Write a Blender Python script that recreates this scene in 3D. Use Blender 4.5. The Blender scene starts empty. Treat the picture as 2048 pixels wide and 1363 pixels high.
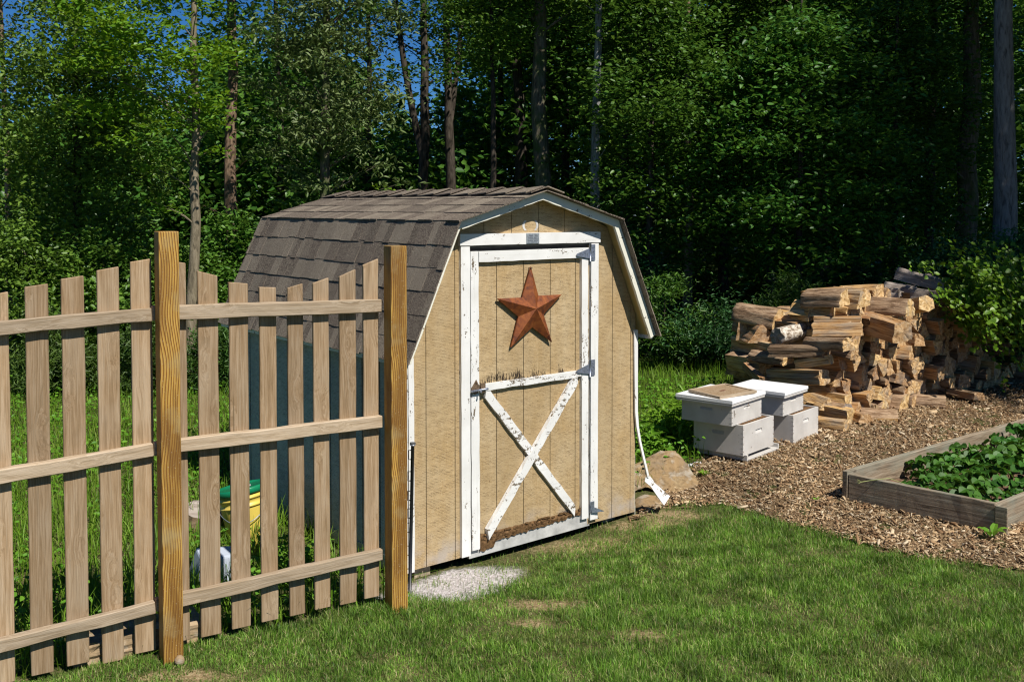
import bpy, bmesh, math, random
import numpy as np
from mathutils import Vector, Matrix, Quaternion
R = random.Random(7)
G = np.random.default_rng(11)
scene = bpy.context.scene
C = scene.collection
rad = math.radians

# ------------------------------------------------------------------ camera
F_PX, PP_Y, PITCH, CAM_Z = 2030.59, 487.12, 0.035, 2.167
cd = bpy.data.cameras.new('camera'); cam = bpy.data.objects.new('camera', cd); C.objects.link(cam)
cam.location = (0, 0, CAM_Z); cam.rotation_euler = (math.pi/2 - PITCH, 0, 0)
cd.sensor_width = 36; cd.lens = 36*F_PX/2048; cd.shift_y = -(681.5-PP_Y)/2048
cd.clip_start = .05; cd.clip_end = 500
scene.camera = cam
_c, _s = math.cos(PITCH), math.sin(PITCH)
def _ray(px, py):
    a = (px-1024)/F_PX; b = (PP_Y-py)/F_PX
    return Vector((a, _c+b*_s, -_s+b*_c))
def atz(px, py, z=0.0):          # surveyed point of the photo on a level plane
    d = _ray(px, py); t = (z-CAM_Z)/d.z
    return Vector((0, 0, CAM_Z)) + d*t
def aty(px, py, y):              # surveyed point of the photo at a known distance
    d = _ray(px, py)
    return Vector((0, 0, CAM_Z)) + d*(y/d.y)
def PX(px, y): return (px-1024)/F_PX*y

# ------------------------------------------------------------------ light
SUN_EL, SUN_AZ = rad(51.5), rad(-50.8)
S = Vector((math.cos(SUN_EL)*math.cos(SUN_AZ), math.cos(SUN_EL)*math.sin(SUN_AZ), math.sin(SUN_EL)))
ld = bpy.data.lights.new('sun', 'SUN'); sun = bpy.data.objects.new('sun', ld); C.objects.link(sun)
ld.energy = 5.0; ld.angle = rad(.53); ld.color = (1, .95, .875)
sun.rotation_euler = (-S).to_track_quat('-Z', 'Y').to_euler(); sun.location = S*30
w = bpy.data.worlds.new('World'); scene.world = w; w.use_nodes = True
nt = w.node_tree; bg = nt.nodes['Background']
sky = nt.nodes.new('ShaderNodeTexSky'); sky.sky_type = 'NISHITA'; sky.sun_disc = False
sky.sun_elevation = SUN_EL; sky.sun_rotation = math.atan2(S.x, S.y)
sky.altitude = 3500; sky.air_density = 1.0; sky.dust_density = .0; sky.ozone_density = 8.0
hs = nt.nodes.new('ShaderNodeHueSaturation'); hs.inputs['Saturation'].default_value = 1.18
nt.links.new(sky.outputs[0], hs.inputs['Color']); nt.links.new(hs.outputs[0], bg.inputs[0]); bg.inputs[1].default_value = .062
scene.view_settings.view_transform = 'Standard'; scene.view_settings.look = 'None'
scene.view_settings.exposure = 0.38; scene.view_settings.gamma = 1
cy = scene.cycles
cy.max_bounces = 6; cy.diffuse_bounces = 3; cy.glossy_bounces = 2; cy.transmission_bounces = 4
cy.transparent_max_bounces = 4; cy.caustics_reflective = False; cy.caustics_refractive = False
cy.use_denoising = True
try: cy.denoiser = 'OPENIMAGEDENOISE'
except Exception: pass
cy.sample_clamp_indirect = 2
cy.pixel_filter_type = 'BLACKMAN_HARRIS'; cy.filter_width = 1.2

# ------------------------------------------------------------------ node helper
class Mat:
    def __init__(s, name, rough=.7, spec=.3):
        s.m = bpy.data.materials.new(name); s.m.use_nodes = True
        s.t = s.m.node_tree; s.n = s.t.nodes; s.l = s.t.links
        s.b = s.n['Principled BSDF']; s.out = s.n['Material Output']
        s.b.inputs['Roughness'].default_value = rough
        s.b.inputs['Specular IOR Level'].default_value = spec
        s._tc = None
    def new(s, t): return s.n.new('ShaderNode'+t)
    def tc(s, k='Object'):
        if not s._tc: s._tc = s.new('TexCoord')
        return s._tc.outputs[k]
    def geo(s, k): return s.new('NewGeometry').outputs[k]
    def orand(s): return s.new('ObjectInfo').outputs['Random']
    def sock(s, i, v):
        if hasattr(v, 'is_output'): s.l.new(v, i)
        elif isinstance(v, (tuple, list)):
            i.default_value = tuple(v)+(1,) if len(v) == 3 and i.type == 'RGBA' else tuple(v)
        else: i.default_value = v
    def map(s, vec, scale=(1,1,1), rot=(0,0,0), loc=(0,0,0)):
        n = s.new('Mapping'); s.sock(n.inputs['Vector'], vec); s.sock(n.inputs['Scale'], scale)
        s.sock(n.inputs['Rotation'], rot); s.sock(n.inputs['Location'], loc); return n.outputs[0]
    def noise(s, vec, scale=5, detail=4, rough=.55, dist=0, k='Fac'):
        n = s.new('TexNoise'); s.sock(n.inputs['Vector'], vec); n.inputs['Scale'].default_value = scale
        n.inputs['Detail'].default_value = detail; n.inputs['Roughness'].default_value = rough
        n.inputs['Distortion'].default_value = dist; return n.outputs[k]
    def vor(s, vec, scale=5, k='Distance', feat='F1'):
        n = s.new('TexVoronoi'); n.feature = feat; s.sock(n.inputs['Vector'], vec)
        n.inputs['Scale'].default_value = scale; return n.outputs[k]
    def wave(s, vec, scale=5, dist=2, detail=2, dscale=1, typ='BANDS', d='X', prof='SIN'):
        n = s.new('TexWave'); n.wave_type = typ; n.wave_profile = prof
        if typ == 'BANDS': n.bands_direction = d
        else: n.rings_direction = d
        s.sock(n.inputs['Vector'], vec); n.inputs['Scale'].default_value = scale
        n.inputs['Distortion'].default_value = dist; n.inputs['Detail'].default_value = detail
        n.inputs['Detail Scale'].default_value = dscale; return n.outputs['Fac']
    def ramp(s, f, stops):
        n = s.new('ValToRGB'); e = n.color_ramp.elements
        while len(e) < len(stops): e.new(.5)
        for x, (p, c) in zip(e, stops):
            x.position = p
            x.color = (c, c, c, 1) if not isinstance(c, (tuple, list)) else tuple(c)+(1,)
        s.sock(n.inputs[0], f); return n.outputs[0]
    def mix(s, f, a, b, mode='MIX'):
        n = s.new('Mix'); n.data_type = 'RGBA'; n.blend_type = mode
        s.sock(n.inputs[0], f); s.sock(n.inputs[6], a); s.sock(n.inputs[7], b); return n.outputs[2]
    def math(s, op, a, b=0.0, c=None, clamp=False):
        n = s.new('Math'); n.operation = op; n.use_clamp = clamp
        s.sock(n.inputs[0], a); s.sock(n.inputs[1], b)
        if c is not None: s.sock(n.inputs[2], c)
        return n.outputs[0]
    def sep(s, v):
        n = s.new('SeparateXYZ'); s.sock(n.inputs[0], v); return n.outputs
    def addv(s, a, b):
        n = s.new('VectorMath'); n.operation = 'ADD'; s.sock(n.inputs[0], a); s.sock(n.inputs[1], b); return n.outputs[0]
    def comb(s, x, y, z):
        n = s.new('CombineXYZ')
        for i, v in enumerate((x, y, z)): s.sock(n.inputs[i], v)
        return n.outputs[0]
    def hsv(s, c, h=.5, sa=1.0, v=1.0):
        n = s.new('HueSaturation'); s.sock(n.inputs['Color'], c); s.sock(n.inputs['Hue'], h)
        s.sock(n.inputs['Saturation'], sa); s.sock(n.inputs['Value'], v); return n.outputs[0]
    def sstep(s, v, a, b):
        n = s.new('MapRange'); n.interpolation_type = 'SMOOTHSTEP'; s.sock(n.inputs[0], v)
        n.inputs[1].default_value = a; n.inputs[2].default_value = b; return n.outputs[0]
    def bump(s, h, strength=.4, dist=.01):
        n = s.new('Bump'); n.inputs['Strength'].default_value = strength; n.inputs['Distance'].default_value = dist
        s.sock(n.inputs['Height'], h); s.l.new(n.outputs[0], s.b.inputs['Normal']); return n.outputs[0]
    def col(s, c): s.sock(s.b.inputs['Base Color'], c); return s
    def shifted(s, big=37.0):        # object coordinates with a different offset for every object
        r = s.orand(); return s.addv(s.tc(), s.comb(s.math('MULTIPLY', r, big), s.math('MULTIPLY', r, big*1.7), s.math('MULTIPLY', r, big*.6)))

def fence_wood(name, axis):
    M = Mat(name, .85, .15); v = M.shifted(3.0)
    sc = {'z': (1, 1, .045), 'x': (.045, 1, 1)}[axis]
    # the fibres bend round the knots
    kv = M.map(v, {'z': (9, 9, 3.1), 'x': (3.1, 9, 9)}[axis])
    kd = M.math('ADD', M.vor(kv, 1.0), M.math('MULTIPLY', M.noise(v, 30, 3), .10))
    pull = M.math('MULTIPLY', M.ramp(kd, [(.10, 1.0), (.42, 0.0)]), .035)
    v2 = M.addv(v, M.comb(pull, pull, pull))
    g = M.noise(M.map(v2, sc), 125, 6, .70, .5)
    g2 = M.noise(M.map(v2, sc), 42, 5, .62, 1.2)
    big = M.noise(v, 3.5, 3)
    c = M.ramp(g, [(.36, (.045, .026, .014)), (.45, (.185, .112, .062)), (.55, (.33, .22, .135)), (.68, (.48, .37, .26))] if axis == 'z' else
               [(.36, (.075, .052, .034)), (.44, (.30, .235, .17)), (.55, (.45, .37, .285)), (.70, (.58, .505, .41))])
    c2 = M.ramp(g2, [(.38, (.11, .062, .032)), (.48, (.30, .20, .12)), (.62, (.45, .36, .265))] if axis == 'z' else [(.38, (.17, .125, .085)), (.48, (.42, .345, .26)), (.64, (.54, .47, .385))])
    c = M.mix(.5, c, c2)
    c = M.mix(M.ramp(big, [(.45, 0.0), (.7, .45)]), c, (.40, .335, .26))
    # growth rings: thin dark lines that drift along the board
    pp = M.sep(v2); across = pp[0] if axis == 'z' else pp[2]
    dr = M.noise(M.map(v2, {'z': (1, 1, .16), 'x': (.16, 1, 1)}[axis]), 9, 3, .5)
    fr = M.math('FRACT', M.math('ADD', M.math('MULTIPLY', across, 105 if axis == 'z' else 130), M.math('MULTIPLY', dr, 9 if axis == 'z' else 12)))
    ln = M.math('MULTIPLY', M.ramp(fr, [(.0, .1), (.62, .25), (.84, 1.0), (.97, .9), (1.0, .1)]), M.ramp(M.noise(M.map(v, sc), 30, 3), [(.36, .15), (.62, 1.0)]))
    c = M.mix(M.math('MULTIPLY', ln, .62), c, (.095, .055, .030) if axis == 'z' else (.15, .105, .07))
    crack = M.noise(M.map(v, {'z': (1, 1, .022), 'x': (.022, 1, 1)}[axis]), 48, 2, .5)
    c = M.mix(M.ramp(crack, [(.735, 0.0), (.745, .85)]), c, (.03, .02, .013))
    # knots
    rings = M.math('SINE', M.math('MULTIPLY', kd, 120))
    kmask = M.ramp(kd, [(.11, 1.0), (.19, 0.0)])
    kc = M.ramp(rings, [(.2, (.16, .10, .06)), (.8, (.38, .28, .19))])
    c = M.mix(M.math('MULTIPLY', kmask, .6), c, kc)
    c = M.hsv(M.mix(.34, c, (.40, .275, .135)), .5, .97, 1.0)
    c = M.hsv(c, .5, 1.0, M.math('MULTIPLY_ADD', M.orand(), .35, .82))
    M.col(c); M.bump(M.math('ADD', g, M.math('MULTIPLY', g2, .5)), .55, .004)
    return M.m
def new_post_wood():
    M = Mat('pressure_treated_pine', .62, .3); v = M.shifted(1.7)
    p = M.sep(v)
    r0 = M.orand()
    zc = M.comb(M.math('MULTIPLY', r0, 50), 0.0, p[2])
    n1 = M.noise(zc, 1.5, 0, .5); n2 = M.noise(M.addv(zc, (7, 3, 0)), 2.2, 1, .4); n3 = M.noise(M.map(v, (1, 1, .07)), 20, 2, .5)
    x2 = M.math('SUBTRACT', p[0], M.math('MULTIPLY_ADD', n1, .034, .004))
    y2 = M.math('SUBTRACT', p[1], M.math('MULTIPLY_ADD', n2, .085, .004))
    d = M.math('SQRT', M.math('ADD', M.math('MULTIPLY', x2, x2), M.math('MULTIPLY', M.math('MULTIPLY', y2, y2), .8)))
    d = M.math('ADD', d, M.math('MULTIPLY', n3, .006))
    ring = M.math('FRACT', M.math('MULTIPLY', d, 150))
    c = M.ramp(ring, [(.0, (.50, .315, .075)), (.45, (.44, .25, .05)), (.62, (.31, .145, .022)), (.78, (.15, .055, .008)), (.92, (.125, .044, .007)), (1., (.47, .285, .065))])
    c = M.mix(M.ramp(M.noise(M.map(v, (1, 1, .2)), 8, 3), [(.46, 0.0), (.60, .75)]), c, (.145, .062, .012))
    fine = M.noise(M.map(v, (1, 1, .03)), 200, 5, .7)
    c = M.mix(M.ramp(fine, [(.36, .6), (.52, 0.0)]), c, (.11, .055, .015))
    c = M.mix(M.ramp(M.noise(v, 140, 2, .7), [(.64, 0.0), (.70, .55)]), c, (.50, .42, .27))
    edge = M.noise(v, 14, 5, .6)
    wet = M.ramp(p[2], [(.0, 1.0), (.16, .0)])
    c = M.mix(M.math('MULTIPLY', wet, M.ramp(edge, [(.4, .15), (.6, .6)])), c, (.50, .22, .045))
    c = M.mix(M.ramp(M.noise(v, 5, 3), [(.54, 0.0), (.70, .55)]), c, (.34, .265, .125))
    M.col(c); M.bump(fine, .3, .002); return M.m
def white_paint(name, axis, amount=.5, ca=(.73, .725, .70), cb=(.63, .62, .59)):
    M = Mat(name, .5, .35); v = M.shifted(5.0)
    sc = {'z': (1, 1, .35), 'x': (.35, 1, 1)}[axis]
    n = M.noise(M.map(v, sc), 38, 5, .62, .4); n2 = M.noise(M.map(v, sc), 9, 3)
    n = M.math('MULTIPLY_ADD', n, .62, M.math('MULTIPLY', M.noise(v, 95, 3, .6), .38))
    msk = M.math('ADD', n, M.math('MULTIPLY', M.math('SUBTRACT', n2, .5), .35))
    t = .675 - amount*.115
    chip = M.ramp(msk, [(t, 0.0), (t+.012, 1.0)])
    base = M.mix(M.ramp(M.noise(v, 6, 4), [(.35, 0.0), (.75, 1.0)]), ca, cb)
    streak = M.noise(M.map(v, {'z': (1, 1, .04), 'x': (.04, 1, 1)}[axis]), 60, 4)
    base = M.mix(M.ramp(streak, [(.52, 0.0), (.75, .35)]), base, (.50, .48, .44))
    c = M.mix(chip, base, M.ramp(M.noise(v, 120, 3), [(.3, (.055, .045, .036)), (.7, (.27, .215, .15))]))
    M.col(c); M.bump(M.math('SUBTRACT', 1.0, chip), .35, .003); return M.m
def siding(name, cols, rot=True):
    # rough-sawn stained plywood: short horizontal saw marks over faint vertical grain
    M = Mat(name, .85, .12); v = M.tc()
    p = M.sep(v)
    saw = M.noise(M.map(v, (.10, .10, 1)), 210, 6, .78, .3)
    saw2 = M.noise(M.map(v, (.35, .35, 1)), 80, 6, .8)
    grain = M.noise(M.map(v, (1, 1, .045)), 120, 5, .72)
    patch = M.noise(M.map(v, (1, 1, .45)), 5.5, 4, .6)
    c = M.mix(M.ramp(patch, [(.36, 0.0), (.66, 1.0)]), cols[0], cols[1])
    c = M.mix(M.ramp(grain, [(.45, 0.0), (.72, .55)]), c, cols[2])
    lines = M.wave(v, 36, 5, 3, 2.2, 'BANDS', 'Z')
    lmask = M.noise(M.map(v, (.30, .30, 1)), 34, 5, .72)
    hatch = M.math('MULTIPLY', M.ramp(lines, [(.0, 1.0), (.55, 0.0)]), M.ramp(lmask, [(.40, 0.0), (.58, 1.0)]))
    c = M.mix(M.math('MULTIPLY', hatch, .88), c, cols[3])
    c = M.mix(M.ramp(saw, [(.32, .8), (.44, 0.0)]), c, cols[3])
    c = M.mix(M.ramp(grain, [(.30, .6), (.44, 0.0)]), c, cols[2])
    c = M.mix(M.ramp(M.math('MULTIPLY', saw2, grain), [(.26, 0.0), (.36, .5)]), c, tuple(min(.7, x*1.25) for x in cols[1]))
    c = M.mix(M.ramp(M.noise(M.map(v, (1, 1, .3)), 2.2, 4, .6), [(.42, 0.0), (.68, .45)]), c, tuple(x*.62 for x in cols[0]))
    c = M.mix(M.ramp(M.noise(M.map(v, (1, 1, .4)), 120, 2), [(.72, 0.0), (.74, .8)]), c, (.07, .045, .025))
    if rot:
        # rot above the middle rail and along the foot of the door
        streak = M.noise(M.map(v, (1, 1, .22)), 120, 5, .8)
        def rotband(z0, z1, lim):
            a = M.math('POWER', M.sstep(p[2], z1, z0), 1.6)
            b = M.math('GREATER_THAN', p[2], z0-.03)
            ins = M.math('MULTIPLY', M.math('GREATER_THAN', p[0], .49), M.math('LESS_THAN', p[0], 1.34))
            thr = M.math('ADD', M.math('ADD', M.math('MULTIPLY', a, .20), M.math('MULTIPLY', M.noise(M.map(v, (1, 1, .5)), 7, 3), .75)), M.math('SUBTRACT', streak, lim+.40))
            return M.math('MULTIPLY', M.math('MULTIPLY', b, ins), M.sstep(thr, 0.0, .09))
        c = M.mix(rotband(1.03, 1.17, .68), c, (.030, .022, .016))
        c = M.mix(rotband(.09, .20, .70), c, (.035, .024, .016))
        gry = M.math('MULTIPLY', M.sstep(p[2], .26, .0), M.ramp(M.noise(v, 7, 3), [(.45, 0.0), (.65, .8)]))
        c = M.mix(gry, c, (.38, .34, .30))
    M.col(c); M.bump(M.math('ADD', saw, M.math('MULTIPLY', saw2, .6)), .45, .004); return M.m
def plain(name, color, rough=.6, spec=.3, metal=0, var=.25, scale=12, bump=.15):
    M = Mat(name, rough, spec); v = M.shifted(4)
    n = M.noise(v, scale, 5, .6)
    c = M.mix(M.ramp(n, [(.3, 0.0), (.7, 1.0)]), tuple(x*(1-var) for x in color), tuple(min(.9, x*(1+var)) for x in color))
    M.col(c); M.b.inputs['Metallic'].default_value = metal
    if bump: M.bump(M.noise(v, scale*6, 4), bump, .003)
    return M.m
def leaf_mat(name, cols, trans=.35, tcol=None, rough=.42, spec=.35, patch=.5):
    M = Mat(name, rough, spec)
    r = M.geo('Random Per Island')
    k = len(cols)
    c = M.ramp(r, [(i/max(1, k-1), c_) for i, c_ in enumerate(cols)])
    n = M.noise(M.geo('Position'), 1.3, 3)
    c = M.hsv(c, M.math('MULTIPLY_ADD', M.orand(), .03, .485), 1.0, M.math('MULTIPLY_ADD', n, patch*2, 1-patch))
    M.col(c)
    tr = M.new('BsdfTranslucent')
    M.sock(tr.inputs[0], M.mix(.5, c, tcol or tuple(x for x in (cols[-1][0]*1.7, cols[-1][1]*1.6, cols[-1][2]*.8))))
    mx = M.new('MixShader'); mx.inputs[0].default_value = trans
    M.l.new(M.b.outputs[0], mx.inputs[1]); M.l.new(tr.outputs[0], mx.inputs[2]); M.l.new(mx.outputs[0], M.out.inputs[0])
    return M.m
def bark_mat(name, a, b, moss=None):
    M = Mat(name, .9, .1); v = M.shifted(9)
    n = M.noise(M.map(v, (1, 1, .22)), 26, 6, .65, .5); n2 = M.noise(v, 5, 4)
    c = M.ramp(n, [(.32, tuple(x*.35 for x in a)), (.5, a), (.72, b)])
    if moss: c = M.mix(M.ramp(n2, [(.45, 0.0), (.62, .85)]), c, moss)
    M.col(c); M.bump(n, .7, .02); return M.m

MT = {}
MT['picket'] = fence_wood('weathered_picket_wood', 'z')
MT['rail'] = fence_wood('weathered_rail_wood', 'x')
MT['post'] = new_post_wood()
MT['white_z'] = white_paint('peeling_white_paint_upright', 'z', .55)
MT['white_x'] = white_paint('peeling_white_paint_level', 'x', .6)
MT['rake'] = white_paint('shade_tinted_rake_paint', 'x', .45, (.70, .69, .59), (.62, .60, .50))  # white boards tinted cream to carry their shaded tone under the shingle edge
MT['white_bad'] = white_paint('badly_peeling_white_paint', 'x', .95)
TAN = [(.445, .312, .155), (.505, .392, .235), (.34, .215, .092), (.105, .066, .032)]
MT['siding'] = siding('tan_rough_siding', TAN)
MT['siding_side'] = siding('grey_side_siding', [(.47, .46, .37), (.54, .53, .43), (.33, .33, .26), (.10, .10, .08)], False)
MT['soffit'] = plain('tan_soffit_paint', (.56, .40, .16), .7, .2, 0, .15, 9)
MT['sill'] = plain('grey_sill_paint', (.42, .42, .40), .7, .2, 0, .25, 14)
MT['rotten'] = plain('rotten_wood', (.13, .075, .035), .95, .05, 0, .7, 40, .8)
MT['dark'] = plain('near_black_fill', (.03, .03, .03), .9, .05)  # near-black colour, also fills the shaded gap over the door
MT['hinge'] = plain('galvanised_hinge_metal', (.30, .33, .40), .42, .5, .75, .35, 60, .2)
MT['latch'] = plain('rusty_latch_metal', (.24, .16, .10), .5, .4, .6, .5, 70, .3)
MT['plate'] = plain('faded_metal_plate', (.27, .30, .32), .5, .4, .3, .25, 90, .1)
MT['plate_ink'] = plain('plate_lettering', (.10, .11, .14), .6, .3)
MT['block'] = plain('footing_block', (.36, .29, .20), .9, .1, 0, .3, 20, .5)
MT['smear'] = plain('pale_paint_smear', (.50, .49, .47), .7, .2)
MT['black'] = plain('black_painted_steel', (.014, .014, .016), .35, .5, 0, .2, 30, .05)
MT['cap'] = plain('grey_steel_cap', (.16, .17, .19), .4, .5, .5)
MT['hive'] = white_paint('pale_hive_paint', 'x', .10, (.585, .56, .52), (.46, .435, .40))
def shingle_mat():
    M = Mat('asphalt_shingle', .95, .08); r = M.geo('Random Per Island'); v = M.tc()
    c = M.ramp(r, [(0, (.060, .043, .036)), (.34, (.10, .074, .060)), (.40, (.27, .225, .172)), (.66, (.22, .18, .14)), (.70, (.085, .062, .051)), (.82, (.11, .08, .066)), (.88, (.30, .25, .19))])
    g = M.noise(v, 150, 3, .8)
    c = M.mix(M.ramp(g, [(.47, 0.0), (.62, .85)]), c, (.52, .45, .35))
    c = M.mix(M.ramp(g, [(.33, .9), (.46, 0.0)]), c, (.03, .024, .02))
    c = M.mix(M.ramp(M.noise(v, 2.2, 3), [(.4, 0.0), (.7, .3)]), c, (.10, .085, .07))
    c = M.hsv(M.mix(.22, c, (.17, .14, .115)), .5, 1.05, .74)
    M.col(c); M.bump(g, .6, .003); return M.m
MT['shingle'] = shingle_mat()
def rust_mat():
    M = Mat('rusted_sheet_steel', .6, .35); v = M.tc(); n = M.noise(v, 18, 6, .65, .4); n2 = M.noise(v, 90, 4, .7)
    c = M.ramp(n, [(.3, (.065, .018, .009)), (.5, (.20, .054, .013)), (.72, (.31, .100, .022))])
    c = M.mix(M.ramp(n2, [(.5, 0.0), (.72, .5)]), c, (.085, .024, .012))
    M.b.inputs['Metallic'].default_value = .15
    M.col(c); M.bump(n2, .2, .002); return M.m
MT['rust'] = rust_mat()
def log_mats():
    out = []
    M = Mat('firewood_bark', .95, .08); v = M.shifted(11); n = M.noise(M.map(v, (.35, 1, 1)), 7, 7, .72, .8)
    c = M.ramp(n, [(.34, (.045, .028, .017)), (.47, (.20, .125, .072)), (.60, (.36, .25, .16)), (.74, (.47, .36, .26))])
    c = M.mix(M.ramp(M.noise(v, 1.6, 4), [(.5, 0.0), (.66, .7)]), c, (.38, .27, .17))
    M.col(M.hsv(c, .5, 1.0, M.math('MULTIPLY_ADD', M.orand(), .7, .65))); M.bump(n, .9, .02); out.append(M.m)
    M = Mat('firewood_split_face', .85, .12); v = M.shifted(11); n = M.noise(M.map(v, (.16, 1, 1)), 9, 7, .72, .8)
    c = M.ramp(n, [(.36, (.075, .032, .012)), (.45, (.36, .19, .072)), (.56, (.56, .345, .155)), (.70, (.68, .49, .27))])
    w2 = M.noise(v, 1.8, 3)
    c = M.mix(M.ramp(w2, [(.44, 0.0), (.68, .8)]), c, M.ramp(n, [(.3, (.15, .11, .078)), (.7, (.47, .385, .29))]))
    M.col(M.hsv(c, M.math('MULTIPLY_ADD', M.orand(), .02, .49), 1.0, M.math('MULTIPLY_ADD', M.orand(), .5, .72))); M.bump(n, .8, .012); out.append(M.m)
    M = Mat('firewood_cut_end', .85, .12); v = M.shifted(11)
    n = M.noise(v, 4.5, 6, .7, .6); sawn = M.noise(M.map(v, (1, .14, 1), (.7, 0, 0)), 13, 5, .7)
    c = M.ramp(n, [(.34, (.14, .075, .032)), (.48, (.44, .27, .12)), (.66, (.62, .46, .27))])
    c = M.mix(M.ramp(M.noise(v, 1.6, 3), [(.5, 0.0), (.66, .8)]), c, (.25, .20, .15))
    c = M.mix(M.ramp(sawn, [(.28, .6), (.42, 0.0)]), c, (.12, .07, .035))
    M.col(M.hsv(c, M.math('MULTIPLY_ADD', M.orand(), .02, .49), 1.0, M.math('MULTIPLY_ADD', M.orand(), .45, .78))); M.bump(sawn, .5, .006); out.append(M.m)
    return out
MT['log'] = log_mats()
def grey_log():
    M = Mat('grey_weathered_log', .95, .06); v = M.shifted(11); n = M.noise(M.map(v, (.16, 1, 1)), 9, 7, .72, .8)
    M.col(M.ramp(n, [(.3, (.07, .055, .045)), (.5, (.30, .25, .21)), (.72, (.48, .43, .38))])); M.bump(n, .9, .015); return M.m
MT['greylog'] = grey_log()
def birch():
    M = Mat('flaking_white_bark', .9, .1); v = M.shifted(2); n = M.noise(M.map(v, (1.6, .8, .8)), 7, 6, .75, .5)
    M.col(M.ramp(n, [(.36, (.07, .05, .035)), (.46, (.33, .26, .19)), (.58, (.66, .61, .52))])); M.bump(n, 1.0, .015); return M.m
MT['birch'] = birch()
def rock_mat(name, a, b, c3):
    M = Mat(name, .85, .2); v = M.tc(); n = M.noise(v, 4, 8, .62, .6); n2 = M.noise(v, 22, 6, .65)
    c = M.ramp(n, [(.32, b), (.5, a), (.68, c3)])
    c = M.mix(M.ramp(n2, [(.45, 0.0), (.66, .75)]), c, tuple(x*.45 for x in a))
    c = M.mix(M.ramp(M.noise(v, 9, 5, .7), [(.52, 0.0), (.64, .6)]), c, (.40, .36, .29))
    crk = M.noise(M.map(v, (.6, .6, 5), (.3, .2, 0)), 5, 5, .7, 1.0)
    c = M.mix(M.ramp(crk, [(.34, .6), (.42, 0.0)]), c, tuple(x*.35 for x in a))
    M.col(c); M.bump(M.math('ADD', M.math('MULTIPLY', n2, .7), crk), .6, .010); return M.m
MT['rock'] = rock_mat('tan_fieldstone', (.28, .185, .090), (.20, .160, .115), (.36, .265, .145))
MT['slab'] = rock_mat('rough_tan_timber', (.33, .235, .135), (.22, .155, .09), (.40, .30, .19))
def bed_mat():
    M = Mat('weathered_bed_board', .85, .12); v = M.tc(); p = M.sep(v)
    g = M.noise(M.map(v, (.05, 1, 1)), 55, 6, .65, .8); big = M.noise(M.map(v, (.5, 1, 1.4)), 6, 4)
    c = M.ramp(g, [(.3, (.085, .062, .042)), (.5, (.245, .19, .13)), (.75, (.40, .335, .25))])
    c = M.mix(M.ramp(big, [(.45, 0.0), (.66, .55)]), c, (.23, .25, .20))
    c = M.mix(M.ramp(M.vor(M.map(v, (3.5, 8, 8)), 1), [(.07, .9), (.13, 0.0)]), c, (.06, .042, .03))
    M.col(c); M.bump(g, .6, .006); return M.m
MT['bed'] = bed_mat()
MT['soil'] = plain('garden_soil', (.16, .10, .065), .95, .05, 0, .6, 45, .9)
def chip_mat():
    M = Mat('wood_chip', .85, .15); r = M.geo('Random Per Island')
    c = M.ramp(r, [(0, (.14, .078, .040)), (.25, (.29, .175, .09)), (.55, (.45, .305, .165)), (.82, (.56, .42, .255)), (1, (.66, .55, .39))])
    c = M.hsv(c, .5, 1.0, M.ramp(M.noise(M.geo('Position'), 2.0, 4), [(.35, .62), (.65, 1.05)]))
    M.col(c); return M.m
MT['chip'] = chip_mat()
def grass_mat():
    M = Mat('lawn_grass_blade', .5, .3); r = M.geo('Random Per Island'); pos = M.geo('Position'); p = M.sep(pos)
    c = M.ramp(r, [(0, (.044, .102, .012)), (.35, (.095, .208, .021)), (.68, (.168, .312, .039)), (.88, (.275, .42, .080)), (.93, (.33, .34, .13)), (1, (.55, .47, .25))])
    dry = M.noise(pos, 1.6, 4, .6); dry2 = M.noise(pos, 6, 3, .6)
    c = M.mix(M.ramp(dry, [(.56, 0.0), (.72, .40)]), c, M.ramp(r, [(0, (.15, .155, .05)), (1, (.38, .29, .14))]))
    c = M.hsv(c, .5, 1.0, M.ramp(dry2, [(.3, .5), (.7, 1.4)]))
    # lime powder lying on the blades by the shed corner
    dx = M.math('SUBTRACT', p[0], -.33); dy = M.math('SUBTRACT', M.math('SUBTRACT', p[1], M.math('MULTIPLY', p[0], .55)), 5.90)
    dd = M.math('ADD', M.math('MULTIPLY', M.math('MULTIPLY', dx, dx), 2.8), M.math('MULTIPLY', M.math('MULTIPLY', dy, dy), 5.0))
    nn = M.math('MULTIPLY_ADD', M.noise(pos, 30, 6, .85), .55, M.math('MULTIPLY', M.noise(pos, 5, 3, .6), .75))
    pw = M.sstep(M.math('ADD', dd, nn), .78, .52)
    c = M.mix(M.math('MULTIPLY', pw, .75), c, (.54, .51, .50))
    M.col(c)
    tr = M.new('BsdfTranslucent'); M.sock(tr.inputs[0], M.hsv(c, .49, 1.1, 1.5))
    mx = M.new('MixShader'); mx.inputs[0].default_value = .3
    M.l.new(M.b.outputs[0], mx.inputs[1]); M.l.new(tr.outputs[0], mx.inputs[2]); M.l.new(mx.outputs[0], M.out.inputs[0])
    return M.m
MT['grass'] = grass_mat()
MT['meadow'] = leaf_mat('meadow_blade', [(.080, .175, .011), (.13, .27, .018), (.18, .33, .028), (.22, .32, .048)], .4, (.22, .36, .03), .5, .25, .25)
MT['weed'] = leaf_mat('weed_leaf', [(.088, .20, .013), (.145, .30, .022), (.20, .36, .032)], .35, (.20, .36, .03), .45, .3, .2)
MT['straw'] = leaf_mat('strawberry_leaf', [(.026, .090, .010), (.050, .145, .016), (.080, .190, .026)], .25, (.14, .28, .02), .5, .28, .15)
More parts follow.
